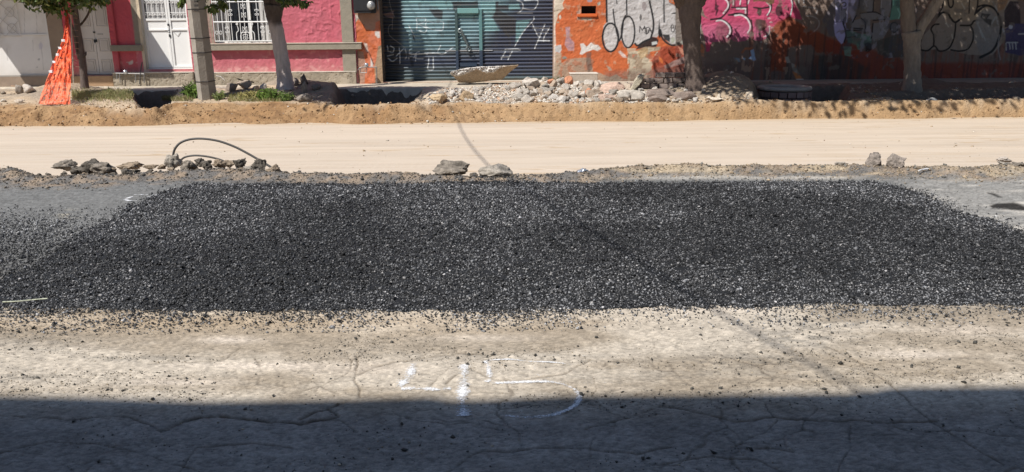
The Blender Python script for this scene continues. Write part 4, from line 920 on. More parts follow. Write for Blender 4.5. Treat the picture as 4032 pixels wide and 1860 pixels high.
    for P, wd2 in [([(650, -20), (700, 40), (705, 120), (630, 225)], 5.5), ([(515, 355), (600, 345), (690, 400), (740, 480), (735, 560), (690, 620)], 5.5), ([(820, 262), (930, 255), (1020, 310), (1070, 400), (1075, 480), (1040, 550)], 5.5), ([(850, 148), (1000, 148), (1000, 220)], 5), ([(790, -50), (795, 85)], 4.5), ([(930, -50), (905, 75)], 4.5), ([(1070, -40), (1045, 65)], 4),
                   ([(1355, 45), (1410, 110), (1400, 190), (1360, 255)], 4), ([(1400, 440), (1400, 540), (1370, 590), (1310, 615)], 4), ([(1760, 0), (1780, 100), (1750, 275)], 4), ([(1890, -40), (1890, 50)], 3), ([(1970, -40), (1972, 55)], 3)]: cv.line(L(c5b, P), wd2, WH, .95, smooth=P[0] != (850, 148))
    for P, wd2 in [([(1970, 110), (2100, 130), (2200, 155), (2180, 240)], 3.5), ([(2020, 270), (2130, 280), (2220, 340), (2230, 420), (2180, 500), (2080, 580)], 4)]: cv.line(L(c5b, P), wd2, (.42, .40, .39), .8)
    cv.poly(L(c5b, [(490, 100), (500, -60), (520, 80), (560, 100), (530, 140), (550, 160), (515, 270), (495, 265), (510, 180), (480, 160)]), (.05, .02, .03), .9)
    cv.ell(*c5b(1230, 200), 9, 17, (.06, .05, .04), .9); cv.poly(L(c5b, [(1130, -100), (1500, -100), (1480, 60), (1400, 90), (1330, 30), (1200, 20), (1130, 40)]), (.12, .10, .04), .8, wob=1)
    cv.ell(*c5b(1560, 180), 14, 24, (.06, .03, .035), .9); cv.ell(*c5b(1240, 430), 26, 22, (.12, .06, .06), .8, wob=2)
    cv.poly(L(c5b, [(1150, 330), (1330, 340), (1320, 480), (1230, 530), (1170, 440)]), (.10, .06, .055), .8, wob=1.5)
    for (x, y) in [(1390, 310), (1420, 380), (1390, 450), (1440, 470)]: cv.ell(*c5b(x, y), 7, 4, (.55, .4, .4), .8, wob=1.5)
    for (x, y) in [(1340, 730), (1370, 810), (1260, 700), (1340, 830)]: cv.ell(*c5b(x, y), 5, 3, (.45, .42, .4), .8, wob=1.5)
    # rust red sweep
    cv.poly(L(c5b, [(1420, 1200), (1400, 900), (1440, 500), (1560, 360), (1740, 280), (1900, 380), (2100, 500), (2300, 580), (2560, 720), (2900, 880), (2900, 960), (2500, 900), (2200, 900), (2100, 760), (1900, 760), (1700, 800), (1680, 1200)]), (.27, .06, .025), .85, wob=2, soft=6)
    cv.poly([(3250, 145), (3330, 160), (3560, 240), (3700, 250), (4400, 240), (4400, 345), (3250, 330)], (.27, .06, .04), .8, soft=10, wob=2)
    cv.poly([(3200, 220), (3330, 215), (3420, 270), (3400, 330), (3200, 330)], (.07, .065, .06), .8, soft=8, wob=1.5)
    dr = sstep(.5, .66, fbm(cv.X*14, cv.Z*1.1, 3, 343)); reg = (cv.px > 2950).astype(float)*sstep(60, 150, cv.py)
    cv.mask(dr*reg, (.33, .075, .03), .35); cv.mask(sstep(.55, .68, fbm(cv.X*17+5, cv.Z*.9, 3, 344))*reg, (.05, .045, .045), .5)
    # flaked patches of blue and orange
    for P, c in [([(1080, 840), (1130, 830), (1150, 960), (1170, 1000), (1130, 1020), (1050, 980), (1100, 930)], (.36, .52, .75)), ([(960, 960), (1000, 970), (1000, 1010), (970, 1000)], (.4, .55, .72)), ([(790, 960), (900, 970), (920, 1030), (820, 1020)], (.26, .33, .38)), ([(1000, 790), (1110, 790), (1120, 830), (1000, 830), (960, 900), (920, 880)], (.42, .16, .08)),
                 ([(220, 760), (270, 740), (310, 820), (300, 940), (260, 930)], (.5, .2, .09)), ([(220, 380), (250, 380), (245, 640), (215, 700)], (.45, .44, .4)), ([(1660, 970), (1720, 950), (1760, 1060), (1690, 1060)], (.42, .38, .33)), ([(1770, 1060), (1840, 1100), (1900, 1240), (1830, 1240), (1780, 1130)], (.40, .36, .3)), ([(1830, 1080), (1870, 1150), (1840, 1160)], (.5, .2, .08))]: cv.poly(L(c5b, P), c, .9, wob=1.2)
    cv.mask(((cv.px > 2880) & (cv.px < 3010) & (cv.py > 235) & (cv.py < 285)).astype(float)*sstep(.56, .63, fbm(cv.X*13, cv.Z*6, 3, 351)), (.42, .28, .2), .8)
    cv.mask(((cv.px > 2985) & (cv.px < 3110) & (cv.py > 265)).astype(float)*sstep(.6, .66, fbm(cv.X*13+7, cv.Z*6, 3, 352)), (.42, .28, .2), .6)
    cv.poly(L(c5, [(1235, 670), (1290, 690), (1335, 740), (1270, 742)]), (.60, .22, .08), .95); cv.poly(L(c5, [(1270, 742), (1335, 740), (1340, 750), (1275, 752)]), (.75, .74, .7), .95)
    # lilac and green piece
    LI = (.46, .43, .70)
    cv.poly(L(c6b, [(120, 0), (-40, 300), (60, 560), (160, 560), (140, 300), (170, 60)]), (.13, .12, .14), .8, wob=1)
    cv.poly(L(c6b, [(360, -200), (560, -200), (480, 180), (430, 350), (360, 180)]), (.36, .34, .50), .9, wob=.7); cv.ell(*c6b(430, 30), 9, 14, (.6, .57, .82), .9)
    cv.poly(L(c6b, [(130, -150), (360, -150), (360, 100), (345, 350), (310, 350), (330, 450), (400, 480), (330, 480), (300, 400), (320, 560), (290, 660), (250, 690), (200, 640), (150, 560), (130, 400), (160, 200)]), LI, 1, wob=.3)
    cv.poly(L(c6b, [(250, 160), (330, 120), (320, 330), (290, 420), (260, 330)]), (.09, .09, .12), .85, wob=1); cv.line(L(c6b, [(270, 340), (310, 480), (318, 560), (290, 660)]), 5, BLK)
    for (x, y) in [(205, 75), (290, 70)]: cv.ring(*c6b(x, y), 8, 8, 4, (.07, .07, .1))
    for P in [[(240, 90), (235, 350)], [(345, 90), (330, 350)], [(160, 100), (180, 180), (240, 240)], [(150, 60), (170, -40)]]: cv.line(L(c6b, P), 3, (.62, .6, .75)); 
    cv.line(L(c6b, [(255, 100), (245, 340)]), 2.5, BLK); cv.line(L(c6b, [(130, 345), (240, 345)]), 1.5, (.1, .1, .15))
    GN = (.13, .30, .24); GY = (.26, .25, .26)
    cv.poly(L(c6b, [(320, 480), (700, 560), (730, 680), (500, 780), (470, 700), (340, 680)]), GN, .8, wob=1.5); cv.poly(L(c6b, [(280, 730), (400, 740), (400, 880), (300, 860)]), (.22, .33, .26), .9, wob=1)
    for P in [[(520, -150), (760, -150), (740, 180), (680, 200), (560, 160)], [(380, 340), (560, 290), (620, 360), (600, 520), (420, 440)], [(540, 210), (760, 200), (880, 240), (960, 300), (700, 310), (690, 560), (620, 560), (630, 400), (560, 290)], [(740, 370), (980, 330), (990, 460), (900, 600), (760, 680), (720, 600)], [(860, -150), (1030, -150), (1040, 120), (960, 300), (860, 180)], [(1010, 370), (1130, 370), (1130, 500), (1030, 500)]]:
        cv.poly(L(c6b, P), GY, .95, wob=.6)
    for P in [[(530, -150), (520, 130), (430, 350)], [(540, 210), (760, 190), (900, 250), (980, 300)], [(560, 290), (620, 350), (620, 520)], [(750, 320), (960, 300)], [(740, 370), (720, 600)], [(1040, -150), (1030, 180), (990, 310)], [(400, 440), (580, 450)], [(320, 480), (560, 470)], [(340, 590), (480, 570)], [(770, -150), (740, 180)]]: cv.line(L(c6b, P), 4.5, (.035, .035, .038))
    cv.ring(*c6b(1075, 430), 16, 19, 4.5, (.035, .035, .038))
    cv.poly(L(c6b, [(1050, -150), (1180, -150), (1170, 300), (1010, 320), (1040, 100)]), (.14, .33, .27), .85, wob=1); cv.line(L(c6b, [(1130, 140), (1160, 220), (1140, 290)]), 4, (.35, .62, .52), .9); cv.line(L(c6b, [(1060, -20), (1060, 80)]), 5, (.30, .6, .5), .9)
    for P in [[(880, -40), (870, 140), (890, 200)], [(910, 240), (945, 285)], [(610, 0), (650, 120)], [(640, 680), (650, 760)], [(900, 450), (950, 500)], [(1160, 400), (1170, 470)]]: cv.line(L(c6b, P), 3, (.5, .5, .52), .6)
    cv.poly(L(c6b, [(760, 660), (1200, 500), (1240, 880), (1100, 900), (820, 840)]), (.08, .085, .08), .7, wob=1.5); cv.ell(*c6b(660, 740), 18, 18, BLK, .9)
    cv.mask(sstep(.56, .66, fbm(cv.X*5+3, cv.Z*4, 4, 345))*(cv.px > 3290)*(cv.px < 3620)*(cv.py < 230), (.10, .10, .115), .6)
    cv.mask(sstep(.60, .68, fbm(cv.X*7, cv.Z*5+4, 4, 346))*(cv.px > 3290)*(cv.px < 3560)*(cv.py < 230), (.40, .39, .46), .5)
    # beige bubble letters
    BG = (.34, .28, .23)
    cv.poly(L(c6b, [(1850, -200), (3000, -200), (3000, 400), (2600, 860), (2250, 860), (1960, 790), (1830, 790), (1700, 770), (1500, 790), (1480, 720), (1520, 560), (1600, 480), (1700, 380), (1800, 210)]), BG, .95, wob=.4)
    cv.poly(L(c6b, [(1850, -200), (2700, -200), (2650, 120), (2300, 350), (2000, 330), (1850, 220)]), (.43, .33, .22), .6, wob=1, soft=8)
    for P, wd2 in [([(1850, -60), (1830, 100), (1740, 280)], 6), ([(1740, 280), (1820, 200), (1900, 210), (1960, 290), (2020, 350), (2110, 300)], 8), ([(1770, 380), (1700, 390), (1650, 460), (1690, 560), (1690, 720)], 6), ([(1510, 560), (1480, 680), (1490, 760)], 5), ([(1480, 780), (1600, 790), (1700, 720), (1780, 800), (1920, 760), (1990, 640), (2020, 500), (2030, 360)], 6),
                   ([(1960, 780), (2100, 800), (2230, 760), (2300, 620), (2300, 480), (2260, 400)], 6), ([(2110, 400), (2260, 395), (2320, 330), (2430, 320)], 7), ([(1900, -80), (1920, 60), (1950, 120), (1990, 80), (1990, -60)], 6), ([(2250, -80), (2240, 210)], 4.5), ([(2380, -80), (2370, 100), (2330, 230)], 6), ([(2370, 110), (2470, 85), (2600, 110)], 7)]: cv.line(L(c6b, P), wd2, (.035, .03, .028))
    for P in [[(2130, 60), (2180, 150)], [(1970, 540), (1985, 600)], [(1880, 370), (1920, 420)]]: cv.line(L(c6b, P), 4, (.6, .55, .45), .8)
    # last letter and dark piece at the right end
    cv.ell(*c6(1390, 300), 50, 92, (.28, .265, .25), .85, wob=.5); cv.line(L(c6, [(1290, 120), (1380, 55), (1470, 90), (1520, 200), (1515, 330), (1450, 470), (1330, 540)]), 9, (.035, .033, .033))
    for P in [[(1300, 220), (1340, 300), (1380, 380)], [(1440, 220), (1480, 160), (1500, 250)], [(1330, 290), (1350, 350)], [(1450, 20), (1500, 110)]]: cv.line(L(c6, P), 5, (.42, .43, .42), .7)
    cv.poly(L(c6, [(1340, 120), (1430, 130), (1400, 170), (1440, 180), (1430, 240), (1330, 160)]), (.05, .05, .05), .85, wob=1)
    cv.poly(L(c6, [(1560, 260), (1560, 100), (1610, 10), (1690, 20), (1710, 120), (1710, 240)]), (.06, .045, .05), .95, wob=.5); cv.poly(L(c6, [(1480, -60), (1740, -60), (1740, 10), (1600, 0), (1560, 80), (1500, 120)]), (.36, .2, .1), .7, wob=1)
    cv.poly(L(c6, [(1560, 280), (1640, 230), (1900, 220), (1900, 480), (1700, 520), (1570, 490)]), (.075, .065, .14), .9, wob=1)
    cv.ell(*c6(1615, 255), 8, 9, (.55, .55, .6), .9); cv.line(L(c6, [(1545, 270), (1555, 320)]), 6, (.45, .45, .48), .8); cv.line(L(c6, [(1690, 320), (1760, 318)]), 5, (.5, .5, .5), .9)
    for P in [[(1570, 410), (1575, 470)], [(1600, 400), (1610, 460)], [(1630, 400), (1635, 460)], [(1660, 400), (1665, 460)], [(1580, 400), (1680, 400)]]: cv.line(L(c6, P), 4.5, (.5, .5, .5), .8)
    cv.line(L(c6, [(1510, 330), (1500, 450), (1520, 560)]), 5, (.35, .34, .35), .6)
    # flaking
    cv.mask(((cv.px > 2660)).astype(float)*sstep(.66, .72, fbm(cv.X*6, cv.Z*6, 4, 361)), (.2, .165, .135), .6)
def dC(X, Z, c):
    lum = c.C.sum(-1)
    rough = -.016*(fbm(X*2.4, Z*2.4, 5, 321)-.5)-.014*(c.nf-.5)-.012*(fbm(X*22, Z*22, 3, 323)-.5)
    return rough+.007*sstep(.52, .6, fbm(X*5, Z*5, 3, 322))
wh = (FX(2289, 40), FX(2347, 40), FZ(2318, 54), FZ(2318, 24))
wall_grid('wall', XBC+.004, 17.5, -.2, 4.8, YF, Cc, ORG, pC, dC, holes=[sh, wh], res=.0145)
shell(Cc, XBC+.004, 17.5, 4.8, (.4, .16, .08))
mb = MB(); t = .04
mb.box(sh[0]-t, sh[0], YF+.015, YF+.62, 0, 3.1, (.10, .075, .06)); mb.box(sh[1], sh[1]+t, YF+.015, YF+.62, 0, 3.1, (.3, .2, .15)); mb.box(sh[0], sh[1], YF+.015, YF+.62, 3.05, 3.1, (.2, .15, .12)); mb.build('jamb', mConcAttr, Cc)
mb = MB()
mb.box(wh[0]-.03, wh[0], YF+.012, YF+.3, wh[2]-.03, wh[3]+.03, (.3, .07, .03)); mb.box(wh[1], wh[1]+.03, YF+.012, YF+.3, wh[2]-.03, wh[3]+.03, (.3, .07, .03)); mb.box(wh[0], wh[1], YF+.012, YF+.3, wh[2]-.03, wh[2], (.4, .1, .04)); mb.box(wh[0], wh[1], YF+.012, YF+.3, wh[3], wh[3]+.03, (.3, .07, .03)); mb.box(wh[0], wh[1], YF+.28, YF+.3, wh[2], wh[3], (.06, .05, .045)); mb.build('vent', mConcAttr, Cc)
mb = MB(); mb.box(wh[0]-.10, wh[1]+.03, YF-.035, YF+.01, wh[2]-.075, wh[2]-.01, (.6, .13, .035)); mb.build('vent_sill', mWall, Cc, bevel=.008)
mb = MB(); mb.box(sh[0]-.02, sh[1]+.02, YF-.02, YF+.7, .05, sh[2]-.004, (.50, .43, .34)); mb.build('threshold', mConcAttr, Cc)
# shutter
YS = YF+.52; PITCHZ = .088
def c8(x, y): return (1450+x/3.435, y/3.435)
def pS(cv):
    TL = (.27, .42, .45); NV = (.06, .072, .12); GR = (.075, .075, .08)
    cv.C[...] = (.09, .11, .13)
    teal = sstep(215, 175, cv.py+12*(cv.n-.5)*2)*sstep(1560, 1600, cv.px)*sstep(2140, 1960, cv.px+(cv.py-30)*1.3+20*(cv.nf-.5))
    cv.mask(teal*(.55+.5*cv.n), TL, 1)
    cv.mask(sstep(.5, .62, fbm(cv.X*2.2, cv.Z*1.6, 3, 371))*teal, (.10, .17, .19), .6)
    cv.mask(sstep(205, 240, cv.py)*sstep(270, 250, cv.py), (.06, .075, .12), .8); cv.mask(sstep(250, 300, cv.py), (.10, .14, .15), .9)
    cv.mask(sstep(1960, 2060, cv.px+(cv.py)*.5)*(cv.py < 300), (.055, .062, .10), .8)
    for P in [[(820, 130), (960, 120), (1010, 150), (1000, 270), (900, 240)], [(1120, 30), (1480, 20), (1500, 150), (1160, 150)], [(1730, 90), (1890, 80), (1900, 130), (1760, 140)], [(1660, 240), (1760, 140), (1990, 250), (1990, 450), (1900, 520), (1760, 350)], [(1730, 20), (1760, 20), (1760, 230), (1700, 230)]]: cv.poly(L(c8, P), GR, .9, wob=1)
    for P in [[(1900, 60), (2040, 50), (2060, 130), (1900, 140)], [(2000, 280), (2200, 270), (2020, 560), (1990, 560)], [(1510, 30), (1720, 10), (1730, 150), (1660, 230), (1540, 160)], [(450, 0), (1100, 0), (1160, 100), (1000, 120), (820, 60), (450, 60)], [(1200, 180), (1480, 180), (1480, 245), (1200, 245)], [(1540, 260), (1680, 260), (1780, 420), (1560, 420)]]: cv.poly(L(c8, P), (.26, .45, .45), .7, wob=1)
    cv.mask(sstep(1600, 1560, cv.px), (.02, .018, .018), .8)  # left jamb's cast shadow painted dark onto the slats
    cv.poly(L(c8, [(200, 200), (350, 130), (340, 260), (240, 240)]), (.28, .17, .14), .8, wob=2); cv.ell(*c8(240, 100), 10, 6, (.2, .13, .1), .6, wob=1.5)
    WT = (.72, .75, .75)
    # tags
    for P in [[(650, 250), (660, 330), (655, 410)], [(650, 250), (770, 250), (760, 300), (680, 330)], [(680, 330), (790, 390), (760, 440), (690, 415)], [(880, 310), (800, 290), (780, 360), (860, 400)], [(900, 300), (1010, 300), (1015, 360), (1000, 410), (880, 405)], [(550, 350), (600, 440), (630, 510)],
              [(300, 620), (350, 660), (330, 710), (290, 700)], [(260, 620), (270, 700)], [(260, 760), (340, 740)], [(270, 790), (330, 830), (390, 790)], [(420, 650), (430, 740), (430, 860)], [(380, 760), (440, 700), (480, 660)], [(500, 660), (520, 760), (500, 800)], [(560, 680), (550, 800)], [(620, 780), (650, 720), (690, 700)], [(650, 730), (640, 830)], [(660, 800), (740, 800)], [(770, 720), (800, 740)], [(820, 790), (815, 880)], [(810, 880), (810, 940), (880, 940), (880, 860)], [(880, 780), (880, 840)],
              [(2000, 0), (2080, 40), (2090, 120), (2030, 180)], [(2110, 10), (2290, 10), (2240, 130), (2100, 120)], [(2020, 180), (2220, 180)], [(2240, 230), (2230, 280), (2100, 430), (1980, 630)], [(1700, 690), (2030, 690), (2020, 665), (1850, 670)], [(1860, 690), (1800, 800)], [(1950, 690), (1890, 810)], [(1800, 775), (1900, 770)],
              [(2220, 330), (2290, 480), (2330, 500)], [(2390, 330), (2250, 660)], [(2220, 380), (2450, 390)], [(2270, 440), (2430, 440)], [(2290, 550), (2450, 555)], [(2450, 380), (2380, 500), (2370, 560)], [(1150, 640), (1020, 730), (900, 720), (560, 740)], [(980, 620), (940, 700)]]:
        cv.line(L(c8, P), 3.2, WT, .85, smooth=len(P) > 2)
    for P in [[(280, -20), (310, 120), (355, 230)], [(330, 250), (325, 400)], [(330, 330), (280, 360), (290, 480), (440, 600), (500, 660)]]: cv.line(L(c8, P), 1.8, (.4, .36, .33), .8)
    cv.poly(L(c8, [(600, 450), (630, 520), (640, 570), (610, 530)]), (.02, .02, .03), .9)
    cv.line(L(c8, [(450, 740), (560, 760), (600, 880)]), 12, (.01, .01, .015), .7)
    cv.mask(sstep(.62, .75, cv.nf), (.10, .09, .08), .35)
def dS(X, Z, c):
    ph = (Z-sh[2])/PITCHZ; f = ph-np.floor(ph)
    return -.048*(np.clip(f/.62,0,1)**1.3*(f<.62)+np.clip((1-f)/.38,0,1)**.8*(f>=.62))+.008*np.exp(-((f)/.06)**2)+.006*np.sin(X*1.3)*np.sin(Z*1.7)
S_ = empty('roller_shutter', (0, 0, 0)); S_.parent = Cc
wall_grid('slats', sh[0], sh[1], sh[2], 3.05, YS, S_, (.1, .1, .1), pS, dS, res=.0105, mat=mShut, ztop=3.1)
jx0, jx1 = FX(1800, 150, YS), FX(1892, 150, YS); jz = FZ(1845, 50, YS)
TLc = (.13, .27, .27); NVc = (.035, .055, .09)
WK = empty('wicket_door', (0, 0, 0)); WK.parent = Cc
mb = MB(); zb2 = FZ(1845, 200, YS)
mb.box(jx0-.04, jx0+.03, YS-.10, YS-.005, sh[2]+.01, zb2, NVc); mb.box(jx0-.04, jx0+.03, YS-.10, YS-.005, zb2+.001, jz+.08, (.06, .10, .10))
mb.box(jx1-.03, jx1+.05, YS-.10, YS-.005, sh[2]+.01, zb2, NVc); mb.box(jx1-.03, jx1+.05, YS-.10, YS-.005, zb2+.001, jz+.08, TLc)
mb.box(jx0+.031, jx1-.031, YS-.13, YS-.005, jz-.02, jz+.10, (.20, .40, .38)); mb.build('frame', mShut, WK, bevel=.008)
mb = MB(); p = [at_Y(a, b, YS-.13) for a, b in [(1812, 122), (1825, 140), (1833, 160), (1842, 180), (1835, 195)]]; mb.tube(spline(p, 12), [.035]*6+[.03]*6, 8, (.1, .12, .12))
p = [at_Y(a, b, YS-.15) for a, b in [(1835, 195), (1845, 202), (1853, 196), (1848, 184)]]; mb.tube(spline(p, 10), .012, 6, (.1, .12, .12)); q = at_Y(1812, 122, YS-.14); t = np.linspace(0, 2*np.pi, 12); mb.tube(np.stack([q[0]+.045*np.cos(t), 0*t+q[1], q[2]+.045*np.sin(t)], -1), .02, 6, (.2, .24, .23)); mb.build('latch', mShut, WK)
mb = MB(); mb.box(jx0+.06, jx1-.10, YS-.07, YS-.03, FZ(1845, 262, YS), FZ(1845, 247, YS), NVc); mb.build('foot_plate', mShut, WK)
mb = MB(); mb.box(jx0-.3, jx1+.3, YS-.055, YS-.04, zb2-.008, zb2+.012, (.5, .5, .5)); mb.build('rail', mShut, WK)

# meter box on the orange pier
MBX = empty('electric_meter', (0, 0, 0), 'black electric meter box with a round glass dial on the orange pier by the shutter', 'meter')
x0, x1, z0 = FX(1394, 40, YF-.2), FX(1478, 40, YF-.2), FZ(1440, 52, YF-.24)
mb = MB(); mb.box(x0, x1, YF-.24, YF-.04, z0, z0+.75, (.04, .04, .04)); mb.box(x0+.03, x1-.03, YF-.255, YF-.241, z0+.05, z0+.7); mb.build('box', mDark, MBX, bevel=.012)
q = at_Y(1461, 23, YF-.27); t = np.linspace(0, 2*np.pi, 24)
mb = MB(); mb.tube([(q[0], YF-.256, q[2]), (q[0], YF-.31, q[2]), (q[0], YF-.34, q[2])], [.088, .085, .06], 20, (.6, .6, .58)); mb.build('dial', M('dial_glass', c=(.42, .42, .40), rough=.1, spec=.8, bump=0, var=.1), MBX, smooth=True)
mb = MB(); mb.tube(np.stack([q[0]+.09*np.cos(t), 0*t+YF-.27, q[2]+.09*np.sin(t)], -1), .012, 6); mb.build('dial_ring', mGrey, MBX)
mb = MB(); a = at_Y(1484, -30, YF-.1); b = at_Y(1488, 38, YF-.1); mb.tube([a, b], .02, 8); mb.build('conduit', mGrey, MBX)

# water meters
def pipes(name, label, segs, valve, r=.012, m=mGrey):
    t = empty(name, (0, 0, 0), label, 'water meter'); mb = MB()
    for s_ in segs: mb.tube([at_Y(a, b, YF-.24) for a, b in s_], r, 8)
    mb.build('pipe', m, t)
    q = at_Y(valve[0], valve[1], YF-.24); mb = MB(); mb.tube([q+np.array([0, 0, -.05]), q+np.array([0, 0, .02]), q+np.array([0, 0, .05])], [.045, .05, .035], 12); mb.build('valve_cap', mFoil, t, smooth=True)
pipes('water_meter', 'small pipe frame with a capped water meter standing against the step by the white door', [[(455, 289), (568, 292)], [(460, 289), (461, 312)], [(472, 290), (473, 327)], [(533, 291), (535, 326)], [(568, 291), (568, 327)]], (494, 284))
mb = MB(); mb.tube([at_Y(560, 245, YF-.2), at_Y(556, 265, YF-.21), at_Y(552, 300, YF-.26), at_Y(550, 332, YF-.27)], .013, 6); mb.build('black_hose_stub', mHose, label='short black hose hanging down beside the water meter at the white door', cat='hose')
pipes('water_meter', 'rusty pipe frame with a water meter tucked in the corner between pink and orange houses', [[(1410, 277), (1416, 268), (1425, 265)], [(1425, 265), (1483, 265)], [(1483, 265), (1484, 328)], [(1418, 268), (1420, 287), (1444, 287), (1444, 268)]], (1443, 257))

# ================================================================== TREES
def leaf_mesh(name, blobs, n, size, parent, cbase=(.085, .125, .03), droop=.5):
    wts = np.array([b[3]*b[4]*b[5] for b in blobs])**.75; wts = wts/wts.sum(); P = []; 
    for b, w_ in zip(blobs, wts):
        k = int(n*w_); nc = max(6, k//45)
        cd_ = rng.normal(size=(nc, 3)); cd_ /= np.linalg.norm(cd_, axis=1)[:, None]; cc = cd_*(rng.random((nc, 1))**(1/2.2))
        idx = rng.integers(0, nc, k); p = cc[idx]+rng.normal(0, .13, (k, 3))
        P.append(p*np.array(b[3:6])+np.array(b[:3]))
    P = np.concatenate(P); k = len(P)
    d = rng.normal(size=(k, 3)); d[:, 2] -= droop*1.6; d /= np.linalg.norm(d, axis=1)[:, None]
    s_ = rng.normal(size=(k, 3)); s_ -= d*(s_*d).sum(1)[:, None]; s_ /= np.linalg.norm(s_, axis=1)[:, None]
    ln = size*rng.uniform(.6, 1.3, (k, 1)); wd_ = ln*.26
    nn = np.cross(d, s_)
    V = np.stack([P, P+d*ln*.45+s_*wd_+nn*ln*.05, P+d*ln, P+d*ln*.45-s_*wd_+nn*ln*.05], 1).reshape(-1, 3)
    F = np.arange(4*k).reshape(k, 4)
    c = rcol(k, cbase, .4, (.16, .19, .05), .25); 
    return mesh_obj(name, V, F, mLeaf, parent, cols=np.repeat(c, 4, 0))
def limb(name, pts, r, parent, cb, cw=None, zw=0, n=30, rough=.06):
    P = spline(pts, n); rr = np.interp(np.linspace(0, 1, n), np.linspace(0, 1, len(r)), r); mb = MB(); mb.tube(P, rr, 14, cb, rough=rough)
    C_ = np.array(mb.C)
    if cw is not None: V_ = np.array(mb.V); m = sstep(zw+.08, zw-.08, V_[:, 2]+.15*(fbm(V_[:, 0]*9, V_[:, 2]*4, 3, 5)-.5)); C_ = C_*(1-m[:, None])+np.array(cw)*m[:, None]
    mb.C = [tuple(x) for x in C_]
    return mb.build(name, mBark, parent, smooth=True)
_ty = np.linspace(15.0, 20.3, 700)
def gpt(px, py):                        # first hit of the sight line with the verge, on or behind the bank lip
    P = np.stack([at_Y(px, py, y) for y in (15.0, 20.3)]); t = (_ty-15.0)/5.3; P = P[0]+(P[1]-P[0])*t[:, None]
    H = Hverge(P[:, 0], P[:, 1]); lip = np.maximum(np.interp(P[:, 0], BTX, BTY), YB0+.22)+.08
    ok = (P[:, 2] <= H) & (P[:, 1] >= lip)
    i = int(np.argmax(ok)) if ok.any() else len(P)-1
    return np.array([P[i, 0], P[i, 1], H[i]])
BK = (.11, .085, .07)
T1 = empty('tree', (0, 0, 0), 'slender young tree with a low drooping crown between the orange net and the double door', 'tree')
b = gpt(332, 350); Yt = b[1]
limb('trunk', [b+(0, 0, -.1), at_Y(330, 300, Yt), at_Y(322, 220, Yt), at_Y(308, 130, Yt-.05), at_Y(298, 60, Yt-.1), at_Y(290, 0, Yt-.2), at_Y(285, -80, Yt-.4), at_Y(280, -200, Yt-.8)], [.10, .075, .072, .065, .065, .06, .05, .03], T1, (.14, .11, .095))
limb('branch', [at_Y(312, 232, Yt), at_Y(300, 180, Yt-.1), at_Y(288, 120, Yt-.2), at_Y(268, 70, Yt-.3), at_Y(256, 30, Yt-.4), at_Y(235, -40, Yt-.5)], [.035, .03, .03, .025, .02], T1, BK)
limb('branch', [at_Y(308, 105, Yt), at_Y(325, 90, Yt), at_Y(345, 60, Yt), at_Y(356, 30, Yt), at_Y(370, -30, Yt)], [.022, .022, .02, .015], T1, BK)
limb('branch', [at_Y(330, 225, Yt-.05), at_Y(337, 215, Yt-.07), at_Y(338, 204, Yt-.07)], [.022, .02, .012], T1, BK)
q = at_Y(275, 5, 17.2)
leaf_mesh('crown', [(q[0]-.1, 17.2, q[2]+.26, .88, .5, .42), (q[0]-.6, 17.1, q[2]+.30, .45, .4, .36), (q[0]+.68, 17.2, q[2]+.32, .38, .4, .34), (q[0]-.9, 16.9, q[2]+1.5, 1.1, .8, .7), (-9.2, 15.3, 4.2, .62, 1.1, .5), (-9.3, 16.4, 4.2, .62, .7, .4)], 26000, .11, T1)
T2 = empty('tree', (0, 0, 0), 'forked tree with a whitewashed leaning trunk in front of the pink house', 'tree')
b = gpt(1122, 352); Yt = b[1]
WW = (.52, .45, .41)
limb('trunk', [b+(0, 0, -.15), at_Y(1122, 318, Yt), at_Y(1110, 230, Yt), at_Y(1094, 140, Yt), at_Y(1080, 75, Yt), at_Y(1078, 20, Yt)], [.25, .165, .15, .145, .15, .22], T2, (.12, .095, .08), WW, float(at_Y(1090, 100, Yt)[2]))
limb('branch', [at_Y(1075, 45, Yt), at_Y(1055, 5, Yt-.1), at_Y(1030, -60, Yt-.3), at_Y(980, -160, Yt-.7)], [.11, .10, .08, .05], T2, (.09, .07, .06))
limb('branch', [at_Y(1090, 40, Yt), at_Y(1110, 0, Yt-.1), at_Y(1135, -60, Yt-.4), at_Y(1150, -160, Yt-1.2)], [.11, .10, .08, .05], T2, (.09, .07, .06))
limb('branch', [at_Y(1082, 30, Yt), at_Y(1085, -60, Yt-.4), at_Y(1070, -160, Yt-1.4)], [.12, .10, .05], T2, (.09, .07, .06))
bl = []
for (x, y, rx, rz) in [(735, -12, .20, .16), (790, -14, .30, .18), (850, 5, .20, .15), (895, -28, .25, .12), (1160, 6, .22, .09), (1195, 10, .13, .07), (1120, -10, .2, .1), (850, 34, .06, .08)]:
    q = at_Y(x, y, 16.9); bl.append((q[0], 16.9, q[2], rx, .3, rz))
leaf_mesh('crown', [(-5.2, 15.0, 4.2, 1.25, 1.5, .6), (-5.9, 16.1, 3.7, .8, .9, .6), (-4.4, 15.0, 4.3, 1.0, 1.4, .45), (-4.9, 16.3, 4.2, 1.2, .7, .4)], 34000, .13, T2); leaf_mesh('hanging_leaves', bl, 1500, .10, T2, droop=1.2)
T3 = empty('tree', (0, 0, 0), 'thick dark trunked tree rising from the rubble before the silver and pink graffiti', 'tree')
b = gpt(2745, 345); Yt = b[1]
limb('trunk', [b+(0, 0, -.15), at_Y(2735, 300, Yt), at_Y(2726, 220, Yt), at_Y(2721, 120, Yt), at_Y(2717, 40, Yt), at_Y(2715, -20, Yt), at_Y(2705, -120, Yt-.1)], [.25, .17, .155, .18, .22, .27, .28], T3, (.13, .10, .085))
